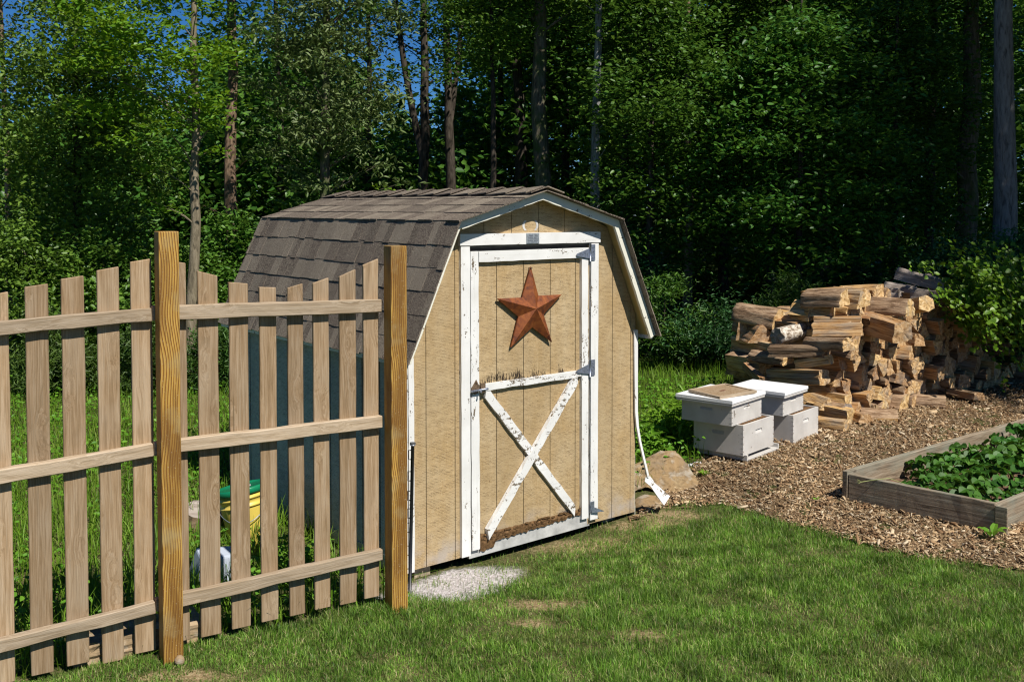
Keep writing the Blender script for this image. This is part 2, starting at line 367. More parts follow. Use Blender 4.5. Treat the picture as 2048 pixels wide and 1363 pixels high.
def ground_mat():
    M = Mat('ground_soil_and_thatch', .95, .05); pos = M.geo('Position'); p = M.sep(pos)
    n = M.noise(pos, 3, 5); f = M.noise(pos, 55, 5, .7)
    c = M.ramp(f, [(.3, (.030, .040, .010)), (.5, (.075, .085, .028)), (.72, (.22, .175, .085))])
    c = M.mix(M.ramp(n, [(.5, 0.0), (.75, .4)]), c, (.30, .22, .12))
    for bx, by, sx, sy in ((.18, 5.42, .36, .11), (.10, 5.13, .13, .09), (1.15, 6.93, .34, .13), (.60, 4.98, .17, .10), (-1.45, 4.42, .30, .09), (.55, 6.42, .55, .20), (.9, 6.75, .3, .15)):
        ax_ = M.math('DIVIDE', M.math('SUBTRACT', p[0], bx), sx); ay_ = M.math('DIVIDE', M.math('SUBTRACT', p[1], by), sy)
        q = M.math('ADD', M.math('ADD', M.math('MULTIPLY', ax_, ax_), M.math('MULTIPLY', ay_, ay_)), M.math('MULTIPLY', M.noise(pos, 11, 5, .7), 2.6))
        c = M.mix(M.sstep(q, 2.5, 1.1), c, M.ramp(f, [(.3, (.12, .085, .040)), (.5, (.30, .22, .115)), (.72, (.52, .42, .26))]))
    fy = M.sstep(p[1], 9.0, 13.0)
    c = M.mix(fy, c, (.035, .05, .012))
    dx = M.math('SUBTRACT', p[0], -.33); dy = M.math('SUBTRACT', M.math('SUBTRACT', p[1], M.math('MULTIPLY', p[0], .55)), 5.90)
    dd = M.math('ADD', M.math('MULTIPLY', M.math('MULTIPLY', dx, dx), 2.8), M.math('MULTIPLY', M.math('MULTIPLY', dy, dy), 5.0))
    nn = M.math('MULTIPLY_ADD', M.noise(pos, 24, 5, .75), .34, M.math('MULTIPLY', M.noise(pos, 5, 3, .6), .30))
    pw = M.sstep(M.math('ADD', dd, nn), .86, .60)
    c = M.mix(pw, c, M.ramp(f, [(.3, (.20, .17, .15)), (.5, (.50, .46, .45)), (.65, (.70, .66, .65))]))
    M.col(c); M.bump(f, .8, .02); return M.m
MT['ground'] = ground_mat()
def chipbase_mat():
    M = Mat('chip_bed_base', .95, .05); pos = M.geo('Position'); w_ = M.noise(pos, 14, 3, .6, 0, 'Color')
    q = M.addv(pos, w_); cells = M.vor(M.map(q, (1, .55, 1), (0, 0, .6)), 55, 'Color'); r = M.sep(cells)
    c = M.ramp(r[0], [(0, (.05, .026, .013)), (.35, (.17, .10, .05)), (.65, (.36, .24, .125)), (1, (.54, .41, .25))])
    c = M.hsv(c, .5, 1.0, M.ramp(M.noise(pos, 2.0, 4), [(.35, .7), (.65, 1.05)]))
    M.col(c); M.bump(r[1], .9, .012); return M.m
MT['chipbase'] = chipbase_mat()
# ------------------------------------------------------------------ geometry helpers
def link(o, parent=None):
    C.objects.link(o)
    if parent: o.parent = parent
    return o
def tag(o, label=None, cat=None, group=None, kind=None):
    if label: o['label'] = label
    if cat: o['category'] = cat
    if group: o['group'] = group
    if kind: o['kind'] = kind
    return o
def empty(name, loc=(0,0,0), rz=0.0):
    o = bpy.data.objects.new(name, None); o.location = loc; o.rotation_euler = (0, 0, rz); o.empty_display_size = .2
    return link(o)
def from_bm(name, bm, mats, parent=None, loc=None, rot=None, smooth=False):
    me = bpy.data.meshes.new(name); bm.normal_update(); bm.to_mesh(me); bm.free()
    for m in (mats if isinstance(mats, (list, tuple)) else [mats]): me.materials.append(m)
    if smooth: me.polygons.foreach_set('use_smooth', [True]*len(me.polygons))
    o = bpy.data.objects.new(name, me); link(o, parent)
    if loc is not None: o.location = loc
    if rot is not None: o.rotation_euler = rot
    return o
def np_mesh(name, V, F, mats, parent=None, mi=None, loc=None):
    """V: n x 3, F: m x k array of equal-sized faces"""
    V = np.asarray(V, np.float32); F = np.asarray(F, np.int32); k = F.shape[1]
    me = bpy.data.meshes.new(name)
    me.vertices.add(len(V)); me.vertices.foreach_set('co', V.ravel())
    me.loops.add(F.size); me.loops.foreach_set('vertex_index', F.ravel())
    me.polygons.add(len(F)); me.polygons.foreach_set('loop_start', np.arange(0, F.size, k, dtype=np.int32))
    me.polygons.foreach_set('loop_total', np.full(len(F), k, np.int32))
    for m in (mats if isinstance(mats, (list, tuple)) else [mats]): me.materials.append(m)
    if mi is not None: me.polygons.foreach_set('material_index', np.asarray(mi, np.int32))
    me.update(calc_edges=True)
    o = bpy.data.objects.new(name, me); link(o, parent)
    if loc is not None: o.location = loc
    return o
def bm_box(bm, x0, x1, y0, y1, z0, z1, mi=0):
    vs = [bm.verts.new(p) for p in ((x0,y0,z0),(x1,y0,z0),(x1,y1,z0),(x0,y1,z0),(x0,y0,z1),(x1,y0,z1),(x1,y1,z1),(x0,y1,z1))]
    for f in ((0,3,2,1),(4,5,6,7),(0,1,5,4),(1,2,6,5),(2,3,7,6),(3,0,4,7)):
        bm.faces.new([vs[i] for i in f]).material_index = mi
    return vs
def bevel(bm, w=.003, seg=1):
    bmesh.ops.bevel(bm, geom=bm.edges[:], offset=w, segments=seg, affect='EDGES', profile=.6, clamp_overlap=True)
def bm_prism(bm, poly, d, mi=0):
    """poly: list of 3D points; d: extrusion vector"""
    a = [bm.verts.new(p) for p in poly]; b = [bm.verts.new(Vector(p)+Vector(d)) for p in poly]
    n = len(poly); fs = [bm.faces.new(a[::-1]), bm.faces.new(b)]
    for i in range(n): fs.append(bm.faces.new((a[i], a[(i+1) % n], b[(i+1) % n], b[i])))
    for f in fs: f.material_index = mi
    bmesh.ops.recalc_face_normals(bm, faces=fs)
    return fs
def bm_tube(bm, pts, radii, n=8, mi=0, cap=True, wob=0):
    rings = []; pts = [Vector(p) for p in pts]
    for i, p in enumerate(pts):
        t = (pts[min(i+1, len(pts)-1)]-pts[max(i-1, 0)]).normalized()
        a = t.cross(Vector((0, 0, 1)) if abs(t.z) < .9 else Vector((1, 0, 0))).normalized(); b = t.cross(a)
        rings.append([bm.verts.new(p+(a*math.cos(2*math.pi*k/n)+b*math.sin(2*math.pi*k/n))*radii[i]*(1+R.uniform(-wob, wob))) for k in range(n)])
    for i in range(len(rings)-1):
        for k in range(n):
            f = bm.faces.new((rings[i][k], rings[i][(k+1) % n], rings[i+1][(k+1) % n], rings[i+1][k])); f.smooth = True; f.material_index = mi
    if cap:
        bm.faces.new(rings[0]).material_index = mi; bm.faces.new(rings[-1][::-1]).material_index = mi
def rough_board(bm, p0, p1, wdir, width, ndir, th, seg=14, jit=.0016, e0=0.0, e1=0.0):
    """a board from p0 to p1 (centre line), with slightly wavy edges; ends skewed by e0, e1 along its length"""
    p0, p1, wdir, ndir = Vector(p0), Vector(p1), Vector(wdir).normalized(), Vector(ndir).normalized()
    ax = (p1-p0); L = ax.length; ax.normalize(); rows = []
    for i in range(seg+1):
        t = i/seg
        sk = e0*(1-t)+e1*t
        r = []
        for sgn, nn in ((-1, 0), (-1, 1), (1, 1), (1, 0)):
            q = p0+ax*(L*t+sgn*sk*.5)+wdir*(sgn*width/2)+ndir*(nn*th)
            if nn: q += wdir*(R.uniform(-jit, jit)-sgn*.001)+ndir*R.uniform(-jit, 0)*.5
            r.append(bm.verts.new(q))
        rows.append(r)
    fs = []
    for a, b in zip(rows, rows[1:]):
        for k in range(4): fs.append(bm.faces.new((a[k], a[(k+1) % 4], b[(k+1) % 4], b[k])))
    fs.append(bm.faces.new(rows[0])); fs.append(bm.faces.new(rows[-1]))
    bmesh.ops.recalc_face_normals(bm, faces=fs)

# ------------------------------------------------------------------ ground
CTRL = np.array([(-1.58,4.53,.10),(-.61,5.14,.10),(-2.3,4.1,.10),(-3.5,3.4,.10),(0,4.5,.08),(2.3,4.5,.08),(0,3,.1),(4,4,.08),(.15,5.55,.02),(.12,6.28,-.005),(.5,6.55,.0),(.2,6.9,-.03),(.75,6.82,.03),(-.3,6.6,-.04),
    (-.45,5.75,-.005),(.95,6.9,.06),(-2.0,6.3,.0),(-1.2,7.5,.0),(-.3,8.0,.03),(1.9,8.2,.12),(2.6,8.9,.12),(3.2,9.7,.12),(4.6,10.8,.12),(6.1,12.1,.12),
    (2.4,7.2,.08),(3.1,6.45,.08),(4.6,9.0,.08),(-4,10,.0),(1.5,11,.08),(-6,14,.05),(0,15,.1),(6,16,.15),(9,9,.15),(-9,8,0),(0,25,.3),(-15,25,.2),(15,25,.3),(1.0,7.4,.06)])
def gz(x, y):
    x = np.asarray(x, float); y = np.asarray(y, float)
    d = (x[..., None]-CTRL[:, 0])**2+(y[..., None]-CTRL[:, 1])**2+.05
    wt = 1/d**1.6
    return (wt*CTRL[:, 2]).sum(-1)/wt.sum(-1)
def gz1(x, y): return float(gz(np.array(x), np.array(y)))
def sheet(name, xs, ys, dz, mat, keep=None, wob=0.0):
    X, Y = np.meshgrid(xs, ys); Z = gz(X, Y)+dz
    if wob: Z = Z+G.normal(0, wob, Z.shape)
    V = np.stack([X, Y, Z], -1).reshape(-1, 3); nx, ny = len(xs), len(ys)
    i = np.arange(nx*ny).reshape(ny, nx)
    F = np.stack([i[:-1, :-1], i[:-1, 1:], i[1:, 1:], i[1:, :-1]], -1).reshape(-1, 4)
    if keep is not None:
        cx_, cy_ = V[F, 0].mean(1), V[F, 1].mean(1); F = F[keep(cx_, cy_)]
        used = np.unique(F); rem = np.zeros(len(V), int); rem[used] = np.arange(len(used)); V = V[used]; F = rem[F]
    o = np_mesh(name, V, F, mat); o.data.polygons.foreach_set('use_smooth', [True]*len(o.data.polygons))
    return o
def axis(lo, hi, a, b, fine, coarse):
    return np.unique(np.concatenate([np.arange(lo, a, coarse), np.arange(a, b, fine), np.arange(b, hi+coarse, coarse)]).round(4))
tag(sheet('ground', axis(-120, 120, -8, 9, .15, 8), axis(-30, 200, 2, 18, .15, 8), 0, MT['ground'], wob=.004), kind='structure')
EDGE = [(.80,6.86),(1.1,7.16),(1.5,7.20),(1.81,6.78),(2.14,6.37),(2.47,6.01),(2.98,5.82),(4.2,5.5),(7,5.0)]
ex, ey = np.array(EDGE).T
FU = np.array([math.cos(.5566343), math.sin(.5566343)]); FV = np.array([-FU[1], FU[0]]); FO = np.array([-.6135, 5.1362])
YAW = .6747
SU = np.array([math.cos(YAW), math.sin(YAW)]); SV = np.array([-SU[1], SU[0]]); SO = np.array([-.5929, 5.8024])
def fence_v(x, y): return (x-FO[0])*FV[0]+(y-FO[1])*FV[1]
def shed_uv(x, y): return (x-SO[0])*SU[0]+(y-SO[1])*SU[1], (x-SO[0])*SV[0]+(y-SO[1])*SV[1]
def lawn_lim(x): return np.interp(x, ex, ey)
def in_lawn(x, y):
    u, v = shed_uv(x, y)
    left = np.where(x < -.58, fence_v(x, y) < .16, v < .12)
    return np.where(x > .80, y < lawn_lim(x), left)
def in_chips(x, y):
    return (x > .80) & (y > lawn_lim(x)-.06) & (y < 14) & (x > 1.0+(y-7.2)*.52) & (y < 9.4+(x-2.9)*.80+.5)
chips_sheet = sheet('wood_chip_path', np.arange(.8, 9, .08), np.arange(5, 14, .08), .006, MT['chipbase'], in_chips, .006)
tag(chips_sheet, kind='structure')

def scatter(n, x0, x1, y0, y1, keep):
    P = np.stack([G.uniform(x0, x1, n), G.uniform(y0, y1, n)], -1)
    return P[keep(P[:, 0], P[:, 1])]
def vnoise(x, y, sc, seed=0):
    g = np.random.default_rng(seed).random((64, 64)); x = np.asarray(x)*sc; y = np.asarray(y)*sc
    xi, yi = np.floor(x).astype(int), np.floor(y).astype(int); fx, fy = x-xi, y-yi
    fx, fy = fx*fx*(3-2*fx), fy*fy*(3-2*fy)
    a = g[xi % 64, yi % 64]; b = g[(xi+1) % 64, yi % 64]; c = g[xi % 64, (yi+1) % 64]; d = g[(xi+1) % 64, (yi+1) % 64]
    return (a*(1-fx)+b*fx)*(1-fy)+(c*(1-fx)+d*fx)*fy
def blades(name, P, hmin, hmax, wid, mat, lean=.6, z=None, parent=None):
    """P: n x 2 positions; every blade is a bent strip of two quads"""
    n = len(P); z = gz(P[:, 0], P[:, 1]) if z is None else z
    h = G.uniform(hmin, hmax, n)*(.55+.95*vnoise(P[:, 0], P[:, 1], 8, 21)*(.5+vnoise(P[:, 0], P[:, 1], 2.2, 22))); a = G.uniform(0, 2*np.pi, n); l = np.abs(G.normal(0, lean, n)); b = a+np.pi/2+G.normal(0, .5, n)
    D = np.stack([np.cos(a), np.sin(a), 0*a], -1); W = np.stack([np.cos(b), np.sin(b), 0*a], -1)*(wid*G.uniform(.7, 1.3, n))[:, None]
    B = np.stack([P[:, 0], P[:, 1], z-.004], -1); up = np.array([0, 0, 1.])
    hc = (h/np.sqrt(1+l*l))
    M_ = B+up*(hc*.6)[:, None]+D*(h*l*.28)[:, None]; T = B+up*(hc)[:, None]+D*(h*l*.85)[:, None]
    V = np.stack([B-W/2, B+W/2, M_+W*.4, M_-W*.4, T+W*.06, T-W*.06], 1).reshape(-1, 3)
    k = np.arange(n)[:, None]*6
    F = np.concatenate([k+np.array([[0, 1, 2, 3]]), k+np.array([[3, 2, 4, 5]])], 0)
    return np_mesh(name, V, F, mat, parent)
# mown lawn
P = scatter(900000, -3.6, 4.6, 2.9, 7.4, in_lawn)
x, y = P.T
dens = .40+.85*vnoise(x, y, 1.3, 3)*vnoise(x+9, y, 3.1, 4)+.25*vnoise(x, y, 9, 5)
u_, v_ = shed_uv(x, y)
near = np.clip((-v_-.02)/.38, .07, 1)*np.where(u_ < .95, np.clip((np.hypot((x+.25), (y-.55*x-5.90)*2.1)-.14)/.45, .20, 1), 1)
bare = np.exp(-(((x-.18)/.36)**2+((y-5.42)/.10)**2))+np.exp(-(((x-.10)/.13)**2+((y-5.13)/.08)**2))+np.exp(-(((x-1.15)/.32)**2+((y-6.93)/.12)**2))+.85*np.exp(-(((x-.60)/.16)**2+((y-4.98)/.09)**2))+.8*np.exp(-(((x+1.45)/.28)**2+((y-4.42)/.08)**2))
bare = bare*(.6+.8*vnoise(x, y, 11, 6))
dens = dens*np.where(u_ > -.1, near, 1)*np.clip(1-bare*.85, .14, 1)
far = np.clip((lawn_lim(x)-y)/.08, 0, 1)
P = P[(G.random(len(P)) < dens*1.15)]
tag(blades('lawn_grass', P, .014, .046, .0031, MT['grass'], .85), 'mown lawn grass with dry straw coloured patches before the shed', 'grass', kind='stuff')
# rough meadow behind the fence and beyond the shed
def in_meadow(x, y):
    u, v = shed_uv(x, y)
    a = (u < 1.0) & (fence_v(x, y) > .17) & ~((u > -.05) & (u < 1.95) & (v > -.35) & (v < 2.5)) & ~((v < .15) & (u > -.30))
    b = (u > 1.0) & (v > 2.5) & (x < 1.0+(y-7.2)*.52+.06)
    c = (u > 1.9) & (v > .35) & (x < 1.0+(y-7.2)*.52+.06)
    return (a | b | c)
P = scatter(190000, -7.5, 4.5, 3.6, 13.6, in_meadow)
P = P[G.random(len(P)) < np.clip(1.25-.075*P[:, 1], .35, 1)]
tag(blades('meadow_grass', P, .06, .20, .0065, MT['meadow'], .8), 'long bright green meadow grass behind the fence', 'grass', kind='stuff')

# ------------------------------------------------------------------ leaves
def leaf_arrays(Cn, size, aspect=.55, tilt=.6, droop=.25, outward=None, fold=.22, rng=G):
    """folded six-point leaves at the points Cn"""
    n = len(Cn); a = rng.uniform(0, 2*np.pi, n)
    N = np.stack([rng.normal(0, tilt, n), rng.normal(0, tilt, n), np.ones(n)], -1)
    if outward is not None: N = N+outward
    N /= np.linalg.norm(N, axis=1)[:, None]
    D = np.stack([np.cos(a), np.sin(a), -np.abs(rng.normal(droop, .3, n))], -1)
    D -= N*(D*N).sum(1)[:, None]; D /= np.linalg.norm(D, axis=1)[:, None]
    Wd = np.cross(N, D); s = (size*rng.uniform(.65, 1.3, n))[:, None]; wv = Wd*s*aspect*.5; fo = N*s*fold*.5
    b = Cn-D*s*.5
    V = np.stack([b, b+D*s*.28+wv*.9+fo, b+D*s*.62+wv*.75+fo*.7, b+D*s, b+D*s*.62-wv*.75+fo*.7, b+D*s*.28-wv*.9+fo], 1)
    k = np.arange(n)[:, None]*6
    F = np.concatenate([k+np.array([[0, 1, 2, 3]]), k+np.array([[0, 3, 4, 5]])], 0)
    return V.reshape(-1, 3), F
# broad-leaved weeds in the meadow
P = scatter(26000, -6.5, 4.0, 4.4, 12.0, in_meadow)
P = P[vnoise(P[:, 0], P[:, 1], 1.6, 8) > .33]
Z = gz(P[:, 0], P[:, 1])+G.uniform(.03, .20, len(P))*(.4+vnoise(P[:, 0], P[:, 1], 2.3, 9))
V, F = leaf_arrays(np.column_stack([P, Z]), .042, .6, .55, .1)
tag(np_mesh('meadow_weeds', V, F, MT['weed']), 'broad leaved weeds mixed through the meadow grass', 'weeds', kind='stuff')

# ------------------------------------------------------------------ wood chips
P = scatter(230000, .8, 7.5, 5.0, 13.0, in_chips)
P = P[(G.random(len(P)) < np.clip(1.35-.085*P[:, 1], .3, 1)) & (P[:, 0]/P[:, 1] < .56)]
n = len(P); a = G.uniform(0, 2*np.pi, n); Lc = G.lognormal(-3.95, .46, n); Wc = Lc*G.uniform(.2, .5, n); Tc = Wc*G.uniform(.15, .4, n)
tl = G.normal(0, .38, n); rl = G.normal(0, .5, n)
D = np.stack([np.cos(a)*np.cos(tl), np.sin(a)*np.cos(tl), np.sin(tl)], -1)
U0 = np.stack([-np.sin(a), np.cos(a), 0*a], -1); N0 = np.cross(D, U0)
Wd = U0*np.cos(rl)[:, None]+N0*np.sin(rl)[:, None]; Nn = np.cross(D, Wd)
Cc = np.column_stack([P, gz(P[:, 0], P[:, 1])+.012+G.uniform(0, .018, n)])
h = lambda q, m: q*m[:, None]
V = []
for sx, sy, sz in ((-1,-1,-1),(1,-.6,-1),(1,.6,-1),(-1,1,-1),(-1,-1,1),(1,-.6,1),(1,.6,1),(-1,1,1)):
    V.append(Cc+h(D, Lc*.5*sx)+h(Wd, Wc*.5*sy)+h(Nn, Tc*.5*sz))
V = np.stack(V, 1).reshape(-1, 3); k = np.arange(n)[:, None]*8
F = np.concatenate([k+np.array([f]) for f in ((0,3,2,1),(4,5,6,7),(0,1,5,4),(1,2,6,5),(2,3,7,6),(3,0,4,7))], 0)
tag(np_mesh('wood_chips', V, F, MT['chip']), 'brown wood chip mulch spread around the raised bed', 'mulch', kind='stuff')

# ------------------------------------------------------------------ fence
fence = empty('picket_fence', (FO[0], FO[1], 0), .5566343)
tag(fence, 'weathered scalloped picket fence running from photo left to the shed corner', 'fence')
W_ = .089
def post(u, z0, z1, name='post'):
    bm = bmesh.new(); bm_box(bm, 0, W_, 0, W_, 0, z1-z0); bevel(bm, .004, 2)
    return from_bm(name, bm, MT['post'], fence, (u, 0, z0))
post(0, .02, 1.975); post(-1.1378, .02, 2.062); post(-2.28, .02, 2.0)
def rail(u0, z0, u1, z1, ht):
    bm = bmesh.new(); L = math.hypot(u1-u0, z1-z0)
    n = 10
    rows = []
    for i in range(n+1):
        t = i/n; j = [R.uniform(-.0025, .0025) for _ in range(4)]; bow = math.sin(t*math.pi)*R.uniform(-.001, .003)
        rows.append([bm.verts.new((L*t, yy+(j[k] if yy == 0 else 0), zz*ht+j[k]+bow)) for k, (yy, zz) in enumerate(((0,-1),(.038,-1),(.038,0),(0,0)))])
    for p_, q in zip(rows, rows[1:]):
        for k in range(4): bm.faces.new((p_[k], p_[(k+1) % 4], q[(k+1) % 4], q[k]))
    bm.faces.new(rows[0]); bm.faces.new(rows[-1][::-1])
    bmesh.ops.recalc_face_normals(bm, faces=bm.faces[:])
    bevel(bm, .004, 1)
    return from_bm('rail', bm, MT['rail'], fence, (u0, .089, z0), (0, -math.atan2(z1-z0, u1-u0), 0))
for u0, z0, u1, z1, ht in ((-1.148, 1.722, -.004, 1.697, .067), (-1.148, 1.096, -.007, 1.097, .062), (-1.148, .371, -.010, .402, .061),
                           (-2.29, 1.667, -1.152, 1.712, .060), (-2.29, 1.026, -1.152, 1.093, .062), (-2.29, .30, -1.152, .360, .056)):
    rail(u0, z0, u1, z1, ht)
PK = [[-1.822,-1.731,1.795,1.81,.12],[-1.669,-1.578,1.827,1.838,.125],[-1.525,-1.431,1.856,1.868,.133],[-1.377,-1.284,1.889,1.904,.109],[-1.234,-1.142,1.923,1.936,.121],
      [-1.08,-.987,1.927,1.911,.134],[-.934,-.84,1.874,1.847,.13],[-.787,-.695,1.815,1.804,.136],[-.641,-.557,1.785,1.779,.139],[-.498,-.419,1.774,1.793,.138],[-.366,-.284,1.793,1.818,.143],[-.231,-.141,1.821,1.856,.139],[-.097,-.013,1.875,1.906,.143],
      [-1.98,-1.888,1.77,1.775,.12],[-2.13,-2.04,1.80,1.79,.12]]
for u0, u1, t0, t1, b in PK:
    bm = bmesh.new(); w2 = u1-u0; sk = R.uniform(-.003, .003)
    n = 12; rows = []
    for i in range(n+1):
        t = i/n; jl, jr = R.uniform(-.0012, .0012), R.uniform(-.0012, .0012)
        zl, zr = (t0-b)*t, (t1-b)*t
        rows.append([bm.verts.new(p_) for p_ in ((jl+sk*t, 0, zl), (w2+jr+sk*t, 0, zr), (w2+jr+sk*t, .018, zr), (jl+sk*t, .018, zl))])
    for p_, q in zip(rows, rows[1:]):
        for k in range(4): bm.faces.new((p_[k], p_[(k+1) % 4], q[(k+1) % 4], q[k]))
    bm.faces.new(rows[0]); bm.faces.new(rows[-1][::-1]); bmesh.ops.recalc_face_normals(bm, faces=bm.faces[:])
    es = [e for e in bm.edges if e.is_boundary or e.calc_face_angle(0) > .8]
    bmesh.ops.bevel(bm, geom=es, offset=.003, segments=1, affect='EDGES')
    from_bm('picket', bm, MT['picket'], fence, (u0, .127, b), (R.uniform(-.004, .004), 0, 0))
# long weathered timber lying along the foot of the fence, behind the pickets
def fl(u, v, z): return Vector((FO[0]+FU[0]*u+FV[0]*v, FO[1]+FU[1]*u+FV[1]*v, z))
bm = bmesh.new(); bm_box(bm, -.29, .29, -.10, .10, 0, .115); bmesh.ops.subdivide_edges(bm, edges=bm.edges[:], cuts=5, use_grid_fill=True)
for v in bm.verts: v.co += Vector((R.uniform(-.006, .006), R.uniform(-.006, .006), R.uniform(-.006, .006)))
o = from_bm('landscape_timber', bm, MT['slab'], loc=fl(-1.20, .27, .085), rot=(0, .01, .5566))
tag(o, 'rough tan timber lying on the ground behind the left fence pickets', 'timber')
bm = bmesh.new(); bmesh.ops.create_icosphere(bm, subdivisions=2, radius=.024)
for v in bm.verts: v.co += v.normal*R.uniform(-.003, .003)
p0 = fl(-1.075, -.03, .115); o = from_bm('pebble', bm, MT['slab'], loc=p0, smooth=True); tag(o, 'round tan pebble at the foot of the left fence post', 'stone')
# black plug-in stake standing between the fence post and the shed corner
p0 = atz(819, 1188, .0); stake = empty('garden_stake', p0)
tag(stake, 'black metal garden stake with side lugs between fence post and shed', 'stake')
bm = bmesh.new(); bm_tube(bm, [(0,0,-.05),(.012,0,.45),(.021,0,.845)], [.010]*3, 10); from_bm('shaft', bm, MT['black'], stake)
bm = bmesh.new(); bm_tube(bm, [(.021,0,.845),(.0213,0,.86)], [.0165, .0165], 12); from_bm('cap', bm, MT['cap'], stake)
for zl in (.12, .25, .38, .46, .56, .67, .79):
    bm = bmesh.new(); x0 = zl*.026-.010; bm_tube(bm, [(x0,0,zl-.026),(x0-.013,0,zl-.026),(x0-.013,0,zl+.026),(x0,0,zl+.026)], [.0035]*4, 6)
    from_bm('lug', bm, MT['black'], stake)

# ------------------------------------------------------------------ shed
shed = empty('garden_shed', (SO[0], SO[1], .07), YAW)
tag(shed, 'tan barn shaped garden shed with white trimmed door', 'shed')
SW, SL = 1.845, 2.40
PROF = [(-.088, 1.232), (.268, 2.018), (SW/2, 2.202), (SW-.268, 2.018), (SW+.088, 1.232)]   # top of the roof deck
def prof_in(d):       # profile moved inward by d
    out = []; pv = [Vector(p) for p in PROF]
    for i, p in enumerate(pv):
        ns = []
        for a, b in ((i-1, i), (i, i+1)):
            if 0 <= a and b < len(pv):
                t = (pv[b]-pv[a]).normalized(); ns.append(Vector((t.y, -t.x)))
        if len(ns) == 2:
            m = (ns[0]+ns[1]).normalized(); out.append(p+m*(d/m.dot(ns[0])))
        else: out.append(p+ns[0]*d)
    return out
def wall_top(u):
    p = prof_in(.022)
    for a, b in zip(p, p[1:]):
        if a.x <= u <= b.x: return a.y+(b.y-a.y)*(u-a.x)/(b.x-a.x)
    return 1.26
def strips(bm, u0, u1, cuts, z0, top, v0, th, gap=.0045):
    """vertical siding strips with real grooves between them"""
    ed = [u0]+[c for c in cuts if u0+.01 < c < u1-.01]+[u1]
    for a, b in zip(ed, ed[1:]):
        a2 = a+(gap/2 if a != u0 else 0); b2 = b-(gap/2 if b != u1 else 0)
        ks = sorted([a2, b2]+[k for k in (.268+.0, SW/2, SW-.268) if a2 < k < b2])
        poly = [(a2, v0, z0), (b2, v0, z0)]+[(k, v0, top(k)) for k in reversed(ks)]
        bm_prism(bm, poly, (0, th, 0))
CUTS = [.118, .325, .537, .755, .974, 1.193, 1.405, 1.625, 1.80]
bm = bmesh.new()
strips(bm, .0, .43, CUTS, 0, wall_top, 0, .012); strips(bm, 1.40, SW, CUTS, 0, wall_top, 0, .012)
strips(bm, .43, 1.40, CUTS, 1.90, wall_top, 0, .012)
bm_prism(bm, [(0, .0125, .0), (.43, .0125, 0), (.43, .0125, 1.87), (1.40, .0125, 1.87), (1.40, .0125, 0), (SW, .0125, 0)]+[(q, .0125, wall_top(q)-.004) for q in (SW, SW-.268, SW/2, .268, 0)], (0, .01, 0))
from_bm('front_wall', bm, MT['siding'], shed)
for side in (0, 1):
    bm = bmesh.new(); x0 = -.012 if side == 0 else SW+.001
    cs = [0]+[.1+.203*k for k in range(12)]+[SL]
    for a, b in zip(cs, cs[1:]): bm_box(bm, x0, x0+.011, a+.008, b-.008, 0, 1.27)
    bm_box(bm, x0+.0112 if side == 0 else x0-.007, x0+.018 if side == 0 else x0-.0002, .001, SL-.001, 0.001, 1.268)
    bm_box(bm, x0-.006 if side == 0 else x0+.0115, x0+.004 if side == 0 else x0+.019, .012, SL, -.05, .035)
    from_bm('side_wall', bm, MT['siding_side'], shed)
bm = bmesh.new(); bm_prism(bm, [(0, SL+.004, 0), (SW, SL+.004, 0)]+[(q, SL+.004, wall_top(q)) for q in (SW, SW-.268, SW/2, .268, 0)], (0, .012, 0)); from_bm('back_wall', bm, MT['siding_side'], shed)
bm = bmesh.new(); bm_box(bm, .02, SW-.02, .03, SL-.02, -.012, .02); from_bm('floor', bm, MT['dark'], shed)
for uu, dd in ((.06, .14), (1.60, .16)):
    bm = bmesh.new(); bm_box(bm, uu, uu+.11, dd-.10, dd+2.0, -.14, -.002); from_bm('skid', bm, MT['block'], shed)
# roof: deck, shingle courses, ridge caps, rake boards
V0, V1 = -.106, SL+.09
OH = .040
bm = bmesh.new(); pi_ = prof_in(.016)
bm_prism(bm, [(p[0], V0+.021, p[1]) for p in PROF]+[(p.x, V0+.021, p.y) for p in reversed(pi_)], (0, V1-V0-.021, 0))
from_bm('roof_deck', bm, MT['soffit'], shed)
def shingle_box(bm, A, B, v0, v1, tlo, thi, base_lo, base_hi):
    """one tab: A lower edge, B upper edge in (u,w)"""
    A, B = Vector(A), Vector(B); t = (B-A).normalized(); nn = Vector((-t.y, t.x))
    if nn.y < 0: nn = -nn
    vs = []
    for vv in (v0, v1):
        for q, o_ in ((A, base_lo), (B, base_hi), (B, base_hi+thi), (A, base_lo+tlo)):
            p = q+nn*o_; vs.append(bm.verts.new((p.x, vv, p.y)))
    fs = [bm.faces.new([vs[i] for i in f]) for f in ((0,1,2,3),(7,6,5,4),(0,4,5,1),(1,5,6,2),(2,6,7,3),(3,7,4,0))]
    bmesh.ops.recalc_face_normals(bm, faces=fs)
bm = bmesh.new()
